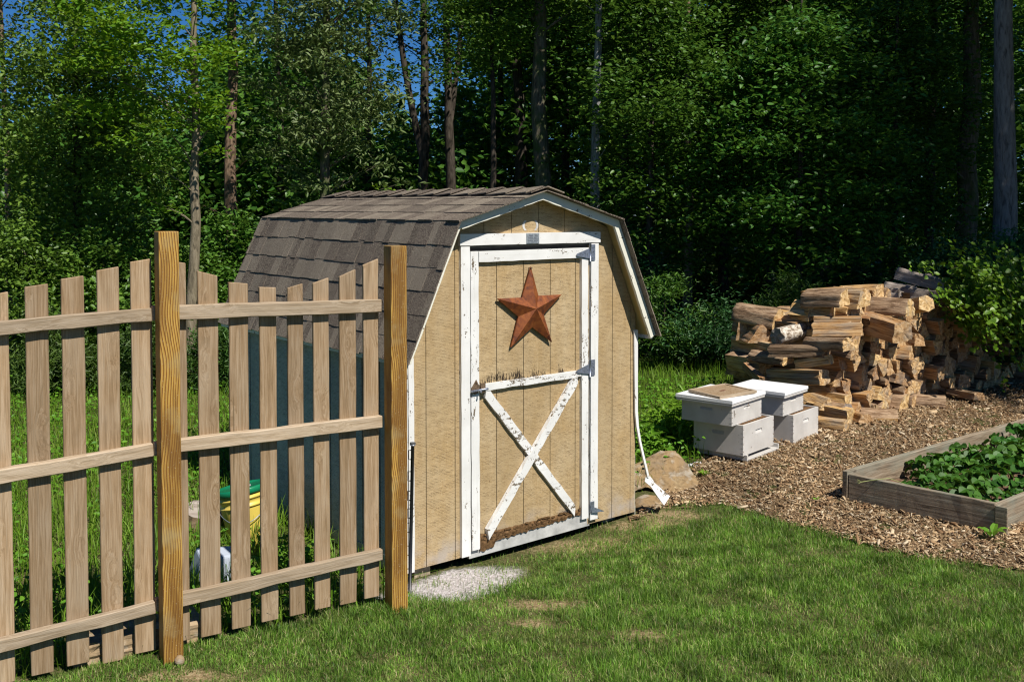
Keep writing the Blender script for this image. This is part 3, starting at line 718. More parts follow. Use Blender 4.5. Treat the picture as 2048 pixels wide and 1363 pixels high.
for seg in ((PROF[0], PROF[1], 6), (PROF[1], PROF[2], 4), (PROF[4], PROF[3], 6), (PROF[3], PROF[2], 4)):
    A, B, nc = Vector(seg[0]), Vector(seg[1]), seg[2]; t = (B-A).normalized(); Ls = (B-A).length; e = Ls/nc
    for i in range(nc):
        vpos = V0-OH-R.uniform(0, .006)
        wob = R.uniform(-.003, .003); layer = i % 2
        # backing strip under the tabs, so that the slots show darker shingle
        a = A+t*(i*e-.006+wob); b = A+t*min(Ls, (i+1)*e+.015)
        shingle_box(bm, a+t*.004, b, vpos+.003, V1+.02, .005, .003, .001, .001)
        while vpos < V1+.02:
            wd = R.choice((.06, .075, .09, .11, .135)); v2 = min(vpos+wd, V1+.024)
            thick = R.random() < .62
            dd = R.uniform(-.003, .003) if thick else R.uniform(.000, .010)
            a = A+t*(i*e-.012+wob+dd)
            shingle_box(bm, a, b, vpos+.0008, v2-.0008, .010 if thick else .007, .004, .0015+R.uniform(0, .002), .002)
            vpos = v2
from_bm('shingle_roof', bm, MT['shingle'], shed)
bm = bmesh.new(); vv = V1+.03; k = 0
while vv > V0-.02:
    v_a = vv-.20; rz = R.uniform(0, .004)
    for sgn in (-1, 1):
        hw = .135; up = PROF[2][1]+.012; dr = hw*(PROF[2][1]-PROF[1][1])/(SW/2-.268)
        c_, q = SW/2, SW/2+sgn*hw
        hi, lo = .020+rz, .006
        va, vb = max(v_a-.02, V0-OH-.006), vv
        vs = [bm.verts.new(p) for p in ((c_, va, up+hi-.008), (q, va, up-dr+hi-.008), (q, vb, up-dr+lo-.006), (c_, vb, up+lo-.006), (c_, va, up+hi), (q, va, up-dr+hi), (q, vb, up-dr+lo), (c_, vb, up+lo))]
        fs = [bm.faces.new([vs[i] for i in f]) for f in ((0,1,2,3),(4,5,6,7),(0,1,5,4),(1,2,6,5),(2,3,7,6))]
        bmesh.ops.recalc_face_normals(bm, faces=fs)
    vv = v_a
from_bm('ridge_cap', bm, MT['shingle'], shed)
def wavy_band(bm, P0, P1, d0, d1, v, th, jit=.0022, n=14):
    """board under the roof edge: from the profile inward by d, hairline waves on the lower edge"""
    P0, P1 = Vector(P0), Vector(P1); D0, D1 = Vector(d0), Vector(d1); rows = []
    for i in range(n+1):
        t = i/n; a = P0.lerp(P1, t); b = D0.lerp(D1, t)+Vector((R.uniform(-jit, jit), R.uniform(-jit, jit)))*(0 if i in (0, n) else 1)
        rows.append([bm.verts.new((q.x, vv, q.y)) for q, vv in ((a, v), (b, v), (b, v+th), (a, v+th))])
    fs = []
    for p_, q in zip(rows, rows[1:]):
        for k in range(4): fs.append(bm.faces.new((p_[k], p_[(k+1) % 4], q[(k+1) % 4], q[k])))
    fs += [bm.faces.new(rows[0]), bm.faces.new(rows[-1])]
    bmesh.ops.recalc_face_normals(bm, faces=fs)
pin = [prof_in(d) for d in (.034, .050, .050, .040)]
po = prof_in(.0)
for i, dd in enumerate((.038, .052, .052, .050)):
    q = prof_in(dd); bm = bmesh.new()
    wavy_band(bm, PROF[i], PROF[i+1], q[i], q[i+1], V0, .02)
    from_bm('rake_board', bm, MT['rake'], shed)
bm = bmesh.new()
for e0, e1 in ((0, 1), (4, 3)):
    a = Vector(PROF[e0]); b = Vector(prof_in(.05)[e0]); 
    bm_prism(bm, [(a.x, V0+.0225, a.y-.001), (a.x+(.012 if e0 == 0 else -.012), V0+.0225, a.y-.001), (a.x+(.02 if e0 == 0 else -.02), V0+.0225, a.y-.03), (a.x+(.006 if e0 == 0 else -.006), V0+.0225, a.y-.03)], (0, V1-V0-.03, 0))
from_bm('eave_board', bm, MT['white_z'], shed)
# door surround
def board(name, p0, p1, wd, width, th, mat, parent=shed, v=-.001, **k):
    bm = bmesh.new(); rough_board(bm, (p0[0], v, p0[1]), (p1[0], v, p1[1]), (wd[0], 0, wd[1]), width, (0, -1, 0), th, **k)
    return from_bm(name, bm, mat, parent)
X1, Z1 = (1, 0), (0, 1)
board('jamb_trim', (.392, .005), (.388, 1.868), X1, .068, .021, MT['white_z'], seg=24)
board('jamb_trim', (1.441, .03), (1.443, 1.866), X1, .068, .021, MT['white_z'], seg=24)
board('head_trim', (.346, 1.908), (1.488, 1.906), Z1, .070, .026, MT['white_x'])
bm = bmesh.new(); bm_box(bm, .425, 1.405, .002, .02, 1.80, 1.90); from_bm('door_gap_shade_fill', bm, MT['dark'], shed)  # near-black box: shade of the gap over the door, put in as colour
bm = bmesh.new(); bm_box(bm, .426, 1.404, -.0035, .002, 1.856, 1.873); from_bm('door_stop', bm, plain('grey_door_stop', (.10, .095, .085), .8, .1), shed)
door = bmesh.new()
strips(door, .432, 1.393, [.641, .855, 1.076, 1.293], .095, lambda u: 1.838, .004, .012)
bm_prism(door, [(.433, .0165, .09), (1.392, .0165, .09), (1.392, .0165, 1.836), (.433, .0165, 1.836)], (0, .006, 0))
door = from_bm('door', door, MT['siding'], shed)
door['label'] = 'tan plank door with peeling white cross braces'
dv = .0035
board('stile', (.467, .030), (.457, 1.838), X1, .062, .0225, MT['white_z'], door, dv, seg=24)
board('stile', (1.363, .048), (1.357, 1.768), X1, .060, .0225, MT['white_z'], door, dv, seg=24)
board('top_rail', (.490, 1.804), (1.391, 1.805), Z1, .066, .0235, MT['white_x'], door, dv)
board('middle_rail', (.505, 1.010), (1.325, 1.015), Z1, .042, .0245, MT['white_bad'], door, dv, jit=.003)
board('brace', (.545, .982), (1.276, .116), (.764, .645), .055, .0215, MT['white_bad'], door, dv, seg=22, jit=.003, e0=-.045, e1=-.045)
board('brace', (.553, .108), (1.284, .990), (-.770, .638), .055, .0295, MT['white_bad'], door, dv-.003, seg=22, jit=.003, e0=.045, e1=.045)
# rotten foot of the door and the grey sill behind it
bm = bmesh.new(); bm_prism(bm, [(.43, .002, -.022), (1.42, .002, -.012), (1.42, .002, .085), (.43, .002, .050)], (0, .02, 0)); from_bm('sill', bm, MT['sill'], shed)
bm = bmesh.new(); rows = []
n = 60
for i in range(n+1):
    t = i/n; u = .502+.83*t; lo = .048+.034*t+R.uniform(-.011, .004)-(.035 if t < .14 else 0); hi = .112+R.uniform(-.003, .003)
    rows.append([bm.verts.new((u, -.002-R.uniform(0, .008), lo)), bm.verts.new((u, -.006-R.uniform(0, .006), (lo+hi)/2)), bm.verts.new((u, .001, hi))])
for a, b in zip(rows, rows[1:]):
    for k in (0, 1): bm.faces.new((a[k], b[k], b[k+1], a[k+1]))
o = from_bm('rotten_bottom_edge', bm, MT['rotten'], door)
bm = bmesh.new()
for i in range(46):        # splinters
    u = R.uniform(.50, 1.33); t = (u-.5)/.83; zc = .07+.03*t+R.uniform(-.012, .03); l = R.uniform(.02, .07)
    bm_prism(bm, [(u, -.011, zc), (u+l, -.010, zc+R.uniform(-.006, .006)), (u+l*.8, -.012, zc+R.uniform(.004, .010)), (u+.003, -.010, zc+.008)], (0, .006, 0))
from_bm('splinters', bm, MT['rotten'], door)
# strap hinges
def hinge(z, strap_h=.05, z0=None):
    bm = bmesh.new(); h2 = .052
    bm_box(bm, 1.397, 1.440, -.0275, -.0222, z-h2, z+h2)
    bm_tube(bm, [(1.394, -.029, z-h2-.006), (1.394, -.029, z+h2+.002)], [.0065]*2, 8)
    bm_prism(bm, [(1.392, -.0245, z-.040), (1.392, -.0245, z+.028), (1.28, -.0245, z-.004), (1.272, -.0245, z-.012), (1.276, -.0245, z-.021), (1.285, -.0245, z-.022)], (0, -.004, 0))
    for uu, zz in ((1.418, .034), (1.424, .008), (1.414, -.034), (1.372, -.008), (1.335, -.008), (1.285, -.012)):
        bm_tube(bm, [(uu, -.0265, z+zz), (uu, -.0305, z+zz)], [.0045, .003], 8)
    return from_bm('strap_hinge', bm, MT['hinge'], door)
hinge(1.806); hinge(1.046)
bm = bmesh.new(); bm_box(bm, 1.399, 1.438, -.0275, -.0222, .085, .154)
bm_prism(bm, [(1.40, -.026, .13), (1.50, -.045, .085), (1.505, -.045, .078), (1.41, -.03, .082)], (0, -.004, 0))
from_bm('strap_hinge', bm, MT['hinge'], door)
# hasp and slide bolt
bm = bmesh.new()
bm_prism(bm, [(.425, -.0255, 1.018), (.462, -.0255, 1.068), (.486, -.0255, 1.024), (.478, -.0255, .985), (.450, -.0255, .978), (.43, -.0255, .995)], (0, -.003, 0))
bm_box(bm, .490, .525, -.0375, -.0255, .985, 1.042)
for uu, zz in ((.462, 1.05), (.508, 1.034), (.508, .993), (.455, .986)): bm_tube(bm, [(uu, -.026, zz), (uu, -.034, zz)], [.006, .004], 8)
lt = from_bm('latch', bm, MT['latch'], door)
bm = bmesh.new(); bm_tube(bm, [(.420, -.041, 1.003), (.540, -.041, 1.006)], [.0075, .0075], 10)
bm_tube(bm, [(.475, -.041, 1.005), (.475, -.062, 1.000), (.470, -.064, .995)], [.005, .005, .006], 8); from_bm('bolt', bm, MT['hinge'], lt)
# maker's plate, unreadable rows of small print
bm = bmesh.new(); bm_box(bm, .851, .955, -.0300, -.0262, 1.876, 1.939); bevel(bm, .001); pl = from_bm('name_plate', bm, MT['plate'], shed)
bm = bmesh.new()
for zz, a, b, hh in ((1.926, .872, .905, .006), (1.926, .918, .940, .006), (1.914, .866, .902, .005), (1.914, .914, .940, .005), (1.903, .866, .942, .0035), (1.894, .866, .905, .004), (1.894, .912, .942, .004), (1.884, .866, .942, .003)):
    u = a
    while u < b-.003:
        l = R.uniform(.003, .010); bm_box(bm, u, min(b, u+l), -.0308, -.0301, zz-hh/2, zz+hh/2); u += l+.0022
from_bm('plate_lettering', bm, MT['plate_ink'], pl)
# two pale smears of old paint in the gable
for uc, sg in ((.868, -1), (.945, 1)):
    bm = bmesh.new(); pts = [(uc+sg*(.018*(1-((k-3)/3.0)**2)), 1.957+k*.0105) for k in range(7)]
    for (a, b), (c_, d) in zip(pts, pts[1:]):
        vs = [bm.verts.new(p) for p in ((a-.009, -.0012, b), (a+.009, -.0012, b), (c_+.008, -.0012, d), (c_-.008, -.0012, d))]; bm.faces.new(vs)
    from_bm('paint_smear', bm, MT['smear'], shed)
# corner boards; the right one has come loose and hangs
bm = bmesh.new(); rough_board(bm, (.006, -.001, -.005), (.004, -.001, 1.236), (1, 0, 0), .040, (0, -1, 0), .018, seg=24); bm_box(bm, -.034, -.0185, -.016, .07, -.004, 1.235); from_bm('corner_trim', bm, MT['white_z'], shed)
bm = bmesh.new()
path = [(1.836, -.004, 1.262), (1.838, -.006, .95), (1.840, -.008, .70), (1.846, -.014, .60), (1.858, -.026, .50), (1.874, -.042, .40), (1.892, -.058, .30), (1.902, -.066, .245)]
rows = []
for i, p in enumerate(path):
    wv = .036-.018*min(1, i/4); q = Vector(p)
    rows.append([bm.verts.new(q+Vector((sx*wv/2, sy*.012, 0))) for sx, sy in ((-1, -1), (1, -1), (1, 0), (-1, 0))])
for a, b in zip(rows, rows[1:]):
    for k in range(4): bm.faces.new((a[k], a[(k+1) % 4], b[(k+1) % 4], b[k]))
bm.faces.new(rows[0]); bm.faces.new(rows[-1]); bmesh.ops.recalc_face_normals(bm, faces=bm.faces[:])
ct = from_bm('corner_trim', bm, MT['white_z'], shed); ct['label'] = 'loose white corner board hanging off the shed'
bm = bmesh.new(); rows = []
for p, d, wv in (((1.902, -.066, .248), (.8, -.3, .1), .034), ((1.905, -.072, .222), (.85, -.3, .12), .060), ((1.930, -.09, .190), (.9, .1, .2), .052), ((1.958, -.11, .150), (.85, .2, .35), .070), ((1.985, -.135, .108), (.85, .25, .40), .088), ((2.005, -.15, .082), (.85, .25, .42), .100)):
    q, dv_ = Vector(p), Vector(d).normalized(); nn = Vector((0, -1, .3)).normalized()
    rows.append([bm.verts.new(q+dv_*(s_*wv/2)+nn*t_) for s_, t_ in ((-1, 0), (1, 0), (1, .005), (-1, .005))])
for a, b in zip(rows, rows[1:]):
    for k in range(4): bm.faces.new((a[k], a[(k+1) % 4], b[(k+1) % 4], b[k]))
bm.faces.new(rows[0]); bm.faces.new(rows[-1]); bmesh.ops.recalc_face_normals(bm, faces=bm.faces[:])
o = from_bm('loose_trim_end', bm, MT['white_bad'], ct)

# rusty star hung on the door
star = bmesh.new(); O5 = [(.894,1.731),(1.153,1.543),(1.071,1.241),(.734,1.237),(.627,1.546)]; I5 = [(.956,1.546),(1.0,1.423),(.906,1.35),(.794,1.424),(.824,1.542)]
su = .890
ring = []
for a, b in zip(O5, I5): ring += [a, b]
vf = -.021; cpt = star.verts.new((.897, -.072, 1.470)); fr = [star.verts.new((p[0], vf, p[1])) for p in ring]
bk = [star.verts.new((.897+(p[0]-.897)*.985, vf+.012, 1.46+(p[1]-1.46)*.985)) for p in ring]
for i in range(10):
    j = (i+1) % 10; star.faces.new((cpt, fr[j], fr[i])); star.faces.new((fr[i], fr[j], bk[j], bk[i]))
star.faces.new(bk); bmesh.ops.recalc_face_normals(star, faces=star.faces[:])
so = from_bm('barn_star', star, MT['rust'], loc=(SO[0], SO[1], .07), rot=(0, 0, YAW))
tag(so, 'five pointed rusty metal star hanging on the shed door', 'star')
bm = bmesh.new(); bm_tube(bm, [(.8945, .004, 1.722), (.8945, -.026, 1.7225)], [.0028, .0028], 8); bm_tube(bm, [(.8945, -.026, 1.7225), (.8945, -.029, 1.7226)], [.006, .006], 8); from_bm('nail', bm, MT['latch'], so)
# ------------------------------------------------------------------ beehives
from mathutils import noise as mnoise
def hive_box(name, label, loc, rz, lx, ly, h, frames=True, roll=(0,0), handles=('front','left')):
    """lx along local x (short front side), ly along local y; origin at front-left bottom corner"""
    root = empty(name, loc, rz); root.rotation_euler = (roll[0], roll[1], rz)
    tag(root, label, 'beehive box')
    t = .019; bm = bmesh.new()
    def wall(p0, p1, nrm, slot):
        p0, p1 = Vector(p0), Vector(p1); ax = (p1-p0).normalized(); L = (p1-p0).length; nrm = Vector(nrm)
        def bx(a, b, z0, z1, d0, d1):
            q = [p0+ax*a, p0+ax*b]
            vs = []
            for zz in (z0, z1):
                for d in (d0, d1):
                    for s_ in q: vs.append(bm.verts.new(s_+nrm*d+Vector((0, 0, zz))))
            fs = [bm.faces.new([vs[i] for i in f]) for f in ((0,1,3,2),(4,6,7,5),(0,4,5,1),(2,3,7,6),(0,2,6,4),(1,5,7,3))]
            bmesh.ops.recalc_face_normals(bm, faces=fs)
        if not slot: bx(0, L, 0, h, -t, 0); return
        z0, z1 = h*.60, h*.73; a, b = L/2-.055, L/2+.055
        bx(0, L, 0, z0, -t, 0); bx(0, L, z1, h, -t, 0); bx(0, a, z0, z1, -t, 0); bx(b, L, z0, z1, -t, 0)
        # scooped hand hold
        q0, q1 = p0+ax*a, p0+ax*b
        vs = [bm.verts.new(q) for q in (q0+Vector((0,0,z0)), q1+Vector((0,0,z0)), q1-nrm*.014+Vector((0,0,z1)), q0-nrm*.014+Vector((0,0,z1)))]
        f = bm.faces.new(vs); bmesh.ops.recalc_face_normals(bm, faces=[f])
    wall((0,0,0), (lx,0,0), (0,-1,0), 'front' in handles); wall((0,t,0), (0,ly-t,0), (-1,0,0), 'left' in handles)
    wall((lx,t,0), (lx,ly-t,0), (1,0,0), False); wall((0,ly,0), (lx,ly,0), (0,1,0), False)
    from_bm('box', bm, MT['hive'], root)
    bm = bmesh.new()
    for sx in (.008, lx-.008):
        for k in range(4): bm_tube(bm, [(sx, .001, h*(.14+.24*k)), (sx, -.0025, h*(.14+.24*k))], [.0038, .003], 6)
    from_bm('nail_heads', bm, MT['latch'], root)
    bm = bmesh.new(); nj = int(h/.035)
    for k in range(nj):
        z0 = h*(k+.5)/nj
        bm_box(bm, .0, .019, -.0009, -.0002, z0-.0012, z0+.0012); bm_box(bm, lx-.019, lx, -.0009, -.0002, z0-.0012, z0+.0012); bm_box(bm, -.0009, -.0002, .0, .019, z0-.0012, z0+.0012)
    from_bm('corner_joint', bm, MT['batten_line'], root)
    if frames:
        for k in range(9):
            xx = t+.012+k*(lx-2*t-.03)/8.6; bm = bmesh.new()
            bm_box(bm, xx, xx+.024, t+.004, ly-t-.004, h-.020, h-.004); bm_box(bm, xx+.006, xx+.018, t+.02, ly-t-.02, .02, h-.020)
            from_bm('frame', bm, FRAME, root)
    return root
MT['batten_line'] = plain('box_joint_line', (.40, .375, .34), .8, .1)  # colour of the finger joint lines at the box corners
FRAME = plain('hive_frame_wood', (.27, .15, .07), .8, .2, 0, .45, 30, .4)
A0 = atz(1494, 927, .12); A1 = atz(1391.6, 915, .12); A2 = atz(1561, 901, .12)
hx = (A2-A0); HR = math.atan2(hx.y, hx.x)                       # front side runs right and away
hd = Vector((math.cos(HR), math.sin(HR), 0)); hb = Vector((-hd.y, hd.x, 0))
def hbase(name, label, loc, rz, lx, ly):
    root = empty(name, loc, rz); tag(root, label, 'hive base')
    bm = bmesh.new(); bm_box(bm, 0, lx, 0, ly, 0, .018); bevel(bm, .002); from_bm('floor_board', bm, MT['hive'], root)
    for a in ((0, .02, 0, ly), (lx-.02, lx, 0, ly)):
        bm = bmesh.new(); bm_box(bm, a[0], a[1], a[2], a[3], .0185, .048); from_bm('side_rail', bm, MT['hive'], root)
    bm = bmesh.new(); bm_box(bm, .0205, lx-.0205, ly-.03, ly, .0185, .048); from_bm('end_rail', bm, MT['hive'], root)
    bm = bmesh.new(); bm_box(bm, .0, lx, .004, .02, -.05, -.001); bm_box(bm, 0, lx, ly-.02, ly-.004, -.05, -.001); from_bm('batten', bm, MT['block'], root)
    return root
LX, LY = .42, .50
# which side is short: the face toward lower right (from A0 to A2) and the face toward lower left (A0 to A1)
LX = (A2-A0).length-.06; LY = (A1-A0).length+.03
b0 = hbase('hive_bottom_board', 'white bottom board under the left beehive on the wood chips', A0+Vector((0,0,.02)), HR, LX+.03, LY)
lb = hive_box('hive_box', 'large white hive box at the bottom of the left beehive', A0+hb*.012+hd*.0+Vector((0,0,.068))+(-hd)*.045, HR, LX, LY, .245)
ub = hive_box('hive_box', 'shallower pale hive box set askew on the left beehive under its lid', A0+hb*.065+Vector((0,0,.314))-hd*.135, HR+rad(1.5), LX, LY, .175, frames=False)
def lid(name, label, loc, rz, lx, ly, h=.062):
    root = empty(name, loc, rz); tag(root, label, 'beehive cover')
    bm = bmesh.new(); bm_box(bm, 0, lx, 0, ly, .012, h-.012); bevel(bm, .002); from_bm('lid_rim', bm, MT['hive'], root)
    bm = bmesh.new(); bm_box(bm, -.004, lx+.004, -.004, ly+.004, h-.0118, h); bm_box(bm, -.004, lx+.004, -.005, -.0002, h-.026, h-.012); bm_box(bm, -.005, -.0042, -.004, ly+.004, h-.026, h-.0125); bevel(bm, .0012)
    from_bm('metal_top', bm, plain('white_lid_metal', (.80, .80, .79), .45, .4, 0, .05, 6, .05), root); return root
ll = lid('telescoping_cover', 'white telescoping lid of the left beehive with a board lying on it', A0+hb*.045+Vector((0,0,.462))-hd*.165, HR+rad(1.5), LX+.055, LY+.055)
bm = bmesh.new(); bm_box(bm, 0, .40, 0, .34, 0, .012)
ib = empty('inner_cover_board', A0+hb*.16+Vector((0,0,.528))-hd*.16, HR+rad(-16)); ib.rotation_euler = (rad(1.5), rad(-1), HR+rad(-14))
tag(ib, 'weathered wooden inner cover board lying on the left hive lid', 'board')
bm.free(); bm = bmesh.new()
outer = [(0,0),(.42,0),(.42,.34),(0,.34)]; hole = [(.21+.035*math.cos(a), .17+.016*math.sin(a)) for a in np.linspace(0, 2*math.pi, 13)[:-1]]
bm_box(bm, 0, .42, 0, .34, 0, .010); from_bm('panel', bm, MT['picket'], ib)
bm = bmesh.new()
for q in ((-.006, .426, -.006, .016), (-.006, .426, .324, .346), (-.006, .016, .0165, .3235), (.404, .426, .0165, .3235)): bm_box(bm, q[0], q[1], q[2], q[3], -.004, .0165)
from_bm('rim', bm, MT['rail'], ib)
bm = bmesh.new(); vs = [bm.verts.new((p[0], p[1], .0108)) for p in hole]; bm.faces.new(vs); from_bm('bee_escape_hole', bm, plain('hole_stain', (.16, .06, .035), .9, .05), ib)
# right hive
B0 = atz(1586, 889, .12); B1 = atz(1644, 871, .12)
HR2 = HR+rad(1.0); hd2 = Vector((math.cos(HR2), math.sin(HR2), 0)); hb2 = Vector((-hd2.y, hd2.x, 0))
hbase('hive_bottom_board', 'white bottom board under the right beehive beside the woodpile', B0+Vector((0,0,-.045))-hd2*.06, HR2, LX+.02, LY)
hive_box('hive_box', 'large white hive box at the bottom of the right beehive', B0+Vector((0,0,.005)), HR2, (B1-B0).length+.02, LY+.08, .250)
hive_box('hive_box', 'smaller white hive box under the lid of the right beehive', B0+Vector((0,0,.257))-hd2*.10+hb2*.05, HR2, .41, LY+.02, .175, frames=False, handles=('front',))
lid('telescoping_cover', 'white telescoping lid of the right beehive, partly behind the left lid', B0+Vector((0,0,.405))-hd2*.13+hb2*.02, HR2, .46, LY+.08)
# bent wire hooks on the left super
bm = bmesh.new(); bm_tube(bm, [(.245, -.006, .125), (.275, -.007, .12), (.278, -.006, .15)], [.0022]*3, 6); bm_tube(bm, [(.03, -.006, .125), (.045, -.006, .07)], [.0022]*2, 6)
from_bm('bent_nail', bm, MT['latch'], ub)

# ------------------------------------------------------------------ stones
def stone(name, label, loc, scale, rot, seed, mat=None, flat=.5, cat='rock', sub=3):
    rr = random.Random(seed); bm = bmesh.new(); bmesh.ops.create_icosphere(bm, subdivisions=sub, radius=1)
    planes = [(Vector((rr.gauss(0,1), rr.gauss(0,1), rr.gauss(0,1)*.8)).normalized(), rr.uniform(.58, .85)) for _ in range(13)]+[(Vector((.05,-.1,1)).normalized(), flat)]
    for v in bm.verts:
        for n_, d in planes:
            k = v.co.dot(n_)
            if k > d: v.co -= n_*(k-d)*.93
        v.co += v.co.normalized()*rr.uniform(-.018, .018)
        v.co = Vector((v.co.x*scale[0], v.co.y*scale[1], v.co.z*scale[2]))
    o = from_bm(name, bm, mat or MT['rock'], loc=loc, rot=rot); tag(o, label, cat); return o
def slab_rock(name, label, outline, d_top, d_bot, depth, seed):
    """flat faced boulder: its face leans back from d_bot (low edge) to d_top (upper edge), and it has real depth behind"""
    rr = random.Random(seed); ys = [p[1] for p in outline]; y0, y1 = min(ys), max(ys); cx_ = sum(p[0] for p in outline)/len(outline); cy_ = sum(ys)/len(ys)
    pt = lambda x, y, k=1.0, back=0.0: aty(cx_+(x-cx_)*k, cy_+(y-cy_)*k, d_top+(d_bot-d_top)*(cy_+(y-cy_)*k-y0)/(y1-y0)+back)
    dense = []
    for (xa, ya), (xb, yb) in zip(outline, outline[1:]+outline[:1]):
        for t in (0, .25, .5, .75): dense.append((xa+(xb-xa)*t+rr.uniform(-1, 1), ya+(yb-ya)*t+rr.uniform(-1, 1)))
    rings = []; bm = bmesh.new(); n = len(dense); KS = (.12, .3, .48, .66, .82, .93, 1.0, 1.01, .98, .85, .5)
    BK_ = (0, 0, 0, 0, 0, .006, .022, .07, .14, depth*.8, depth)
    for k, back in zip(KS, BK_):
        row = []
        for x, y in dense:
            p = pt(x, y, k, back); q = p*6
            st = mnoise.noise(Vector((q.x*.5, q.y*.5, q.z*2.2)))           # bedding layers
            step = (round((p.z+p.x*.25)*16+st)/16-(p.z+p.x*.25))*.35
            p = p+Vector((mnoise.noise(q+Vector((3, 1, 0)))*.012, step+mnoise.noise(q*.5)*.02+mnoise.noise(q*3)*.006, mnoise.noise(q*1.3+Vector((9, 0, 2)))*.010))
            row.append(bm.verts.new(p))
        rings.append(row)
    for a_, b_ in zip(rings, rings[1:]):
        for q in range(n): bm.faces.new((a_[q], a_[(q+1) % n], b_[(q+1) % n], b_[q]))
    for rg in (rings[0], rings[-1]):
        c_ = sum((v.co for v in rg), Vector())/n; cv = bm.verts.new(c_)
        for q in range(n): bm.faces.new((rg[q], rg[(q+1) % n], cv))
    bmesh.ops.recalc_face_normals(bm, faces=bm.faces[:])
    o_ = sum((v.co for v in bm.verts), Vector())/len(bm.verts)
    for v in bm.verts: v.co -= o_
    o = from_bm(name, bm, MT['rock'], loc=o_); tag(o, label, 'rock'); return o
slab_rock('boulder', 'large flat tan boulder beside the right corner of the shed', [(1262,930),(1300,912),(1322,901),(1350,902),(1362,911),(1376,930),(1386,946),(1397,965),(1391,976),(1360,986),(1326,995),(1316,990),(1296,974),(1262,984)], 7.85, 7.38, .30, 5)
p = atz(1298, 1018, .05); stone('boulder', 'small brown stone under the large boulder at the shed corner', (p.x, p.y+.06, .045), (.17, .14, .085), (.2, -.1, .5), 9)
brick = plain('broken_brick', (.27, .12, .085), .9, .1, 0, .35, 25, .6); pale = plain('pale_broken_tile', (.55, .53, .54), .8, .2, 0, .15, 20, .4)
for i, (px, py, m, s_, lb_, rz) in enumerate(((1385, 917, brick, (.15,.06,.022), 'reddish broken brick piece between the boulder and the left beehive', .5), (1388, 930, pale, (.09,.04,.014), 'pale grey broken tile lying against the large boulder', .55), (1412, 928, MT['slab'], (.09,.05,.012), 'flat tan stone chip lying before the left beehive', .1))):
    p = atz(px, py, .1); stone('rubble_piece', lb_, (p.x, p.y, .10+.008*i), s_, (rad(8), rad(-6), rz), 20+i, m, .6, 'rubble', 2)

# ------------------------------------------------------------------ raised bed
bedF0 = Vector((2.355, 7.175)); bedF1 = Vector((3.095, 6.415)); bedL = Vector((math.cos(rad(39.4)), math.sin(rad(39.4))))
bed = empty('raised_bed', (bedF0.x, bedF0.y, 0)); tag(bed, 'raised garden bed of weathered boards with strawberries on the wood chips', 'garden bed')
def bed_board(name, a, b, z0, z1, th, jit=.002):
    a, b = Vector(a), Vector(b); L = (b-a).length; ang = math.atan2(b.y-a.y, b.x-a.x)
    bm = bmesh.new(); n = 14; rows = []
    for i in range(n+1):
        t = i/n; w_ = math.sin(t*math.pi)
        rows.append([bm.verts.new((L*t, yy+(R.uniform(-jit, jit)), zz+R.uniform(-jit, jit))) for yy, zz in ((0, z0), (th, z0), (th, z1), (0, z1))])
    for p_, q in zip(rows, rows[1:]):
        for k in range(4): bm.faces.new((p_[k], p_[(k+1) % 4], q[(k+1) % 4], q[k]))
    bm.faces.new(rows[0]); bm.faces.new(rows[-1]); bmesh.ops.recalc_face_normals(bm, faces=bm.faces[:])
    es = [e for e in bm.edges if e.calc_face_angle(0) > .8]; bmesh.ops.bevel(bm, geom=es, offset=.004, segments=1, affect='EDGES')
    return from_bm(name, bm, MT['bed'], bed, (a.x-bedF0.x, a.y-bedF0.y, 0), (0, 0, ang))
fdir = (bedF1-bedF0).normalized()
bed_board('front_board', bedF0+fdir*.046, bedF1-fdir*.012, .095, .283, .038)
bed_board('side_board', bedF0-fdir*.0, bedF0+bedL*3.6, .085, .300, -.040)
bed_board('side_board', bedF1+bedL*.0+fdir*.0, bedF1+bedL*3.6, .07, .272, .040)
BN = Vector((-fdir.y, fdir.x))
for c_ in (bedF1-fdir*.008,):
    bm = bmesh.new(); bm_box(bm, 0, .075, -.012, .0, .07, .274); bevel(bm, .003)
    from_bm('corner_post', bm, MT['bed'], bed, (c_.x-bedF0.x, c_.y-bedF0.y, 0), (0, 0, math.atan2(fdir.y, fdir.x)))
bm = bmesh.new(); pts = [bedF0+fdir*.04+bedL*.03, bedF1-fdir*.03+bedL*.03, bedF1-fdir*.03+bedL*3.6, bedF0+fdir*.04+bedL*3.6]
NX, NY = 26, 60; grid = []
for j in range(NY+1):
    row = []
    for i in range(NX+1):
        q = pts[0].lerp(pts[1], i/NX).lerp(pts[3].lerp(pts[2], i/NX), j/NY)
        row.append(bm.verts.new((q.x-bedF0.x, q.y-bedF0.y, .135+R.uniform(-.012, .016))))
    grid.append(row)
for j in range(NY):
    for i in range(NX): bm.faces.new((grid[j][i], grid[j][i+1], grid[j+1][i+1], grid[j+1][i])).smooth = True
from_bm('soil', bm, MT['soil'], bed)
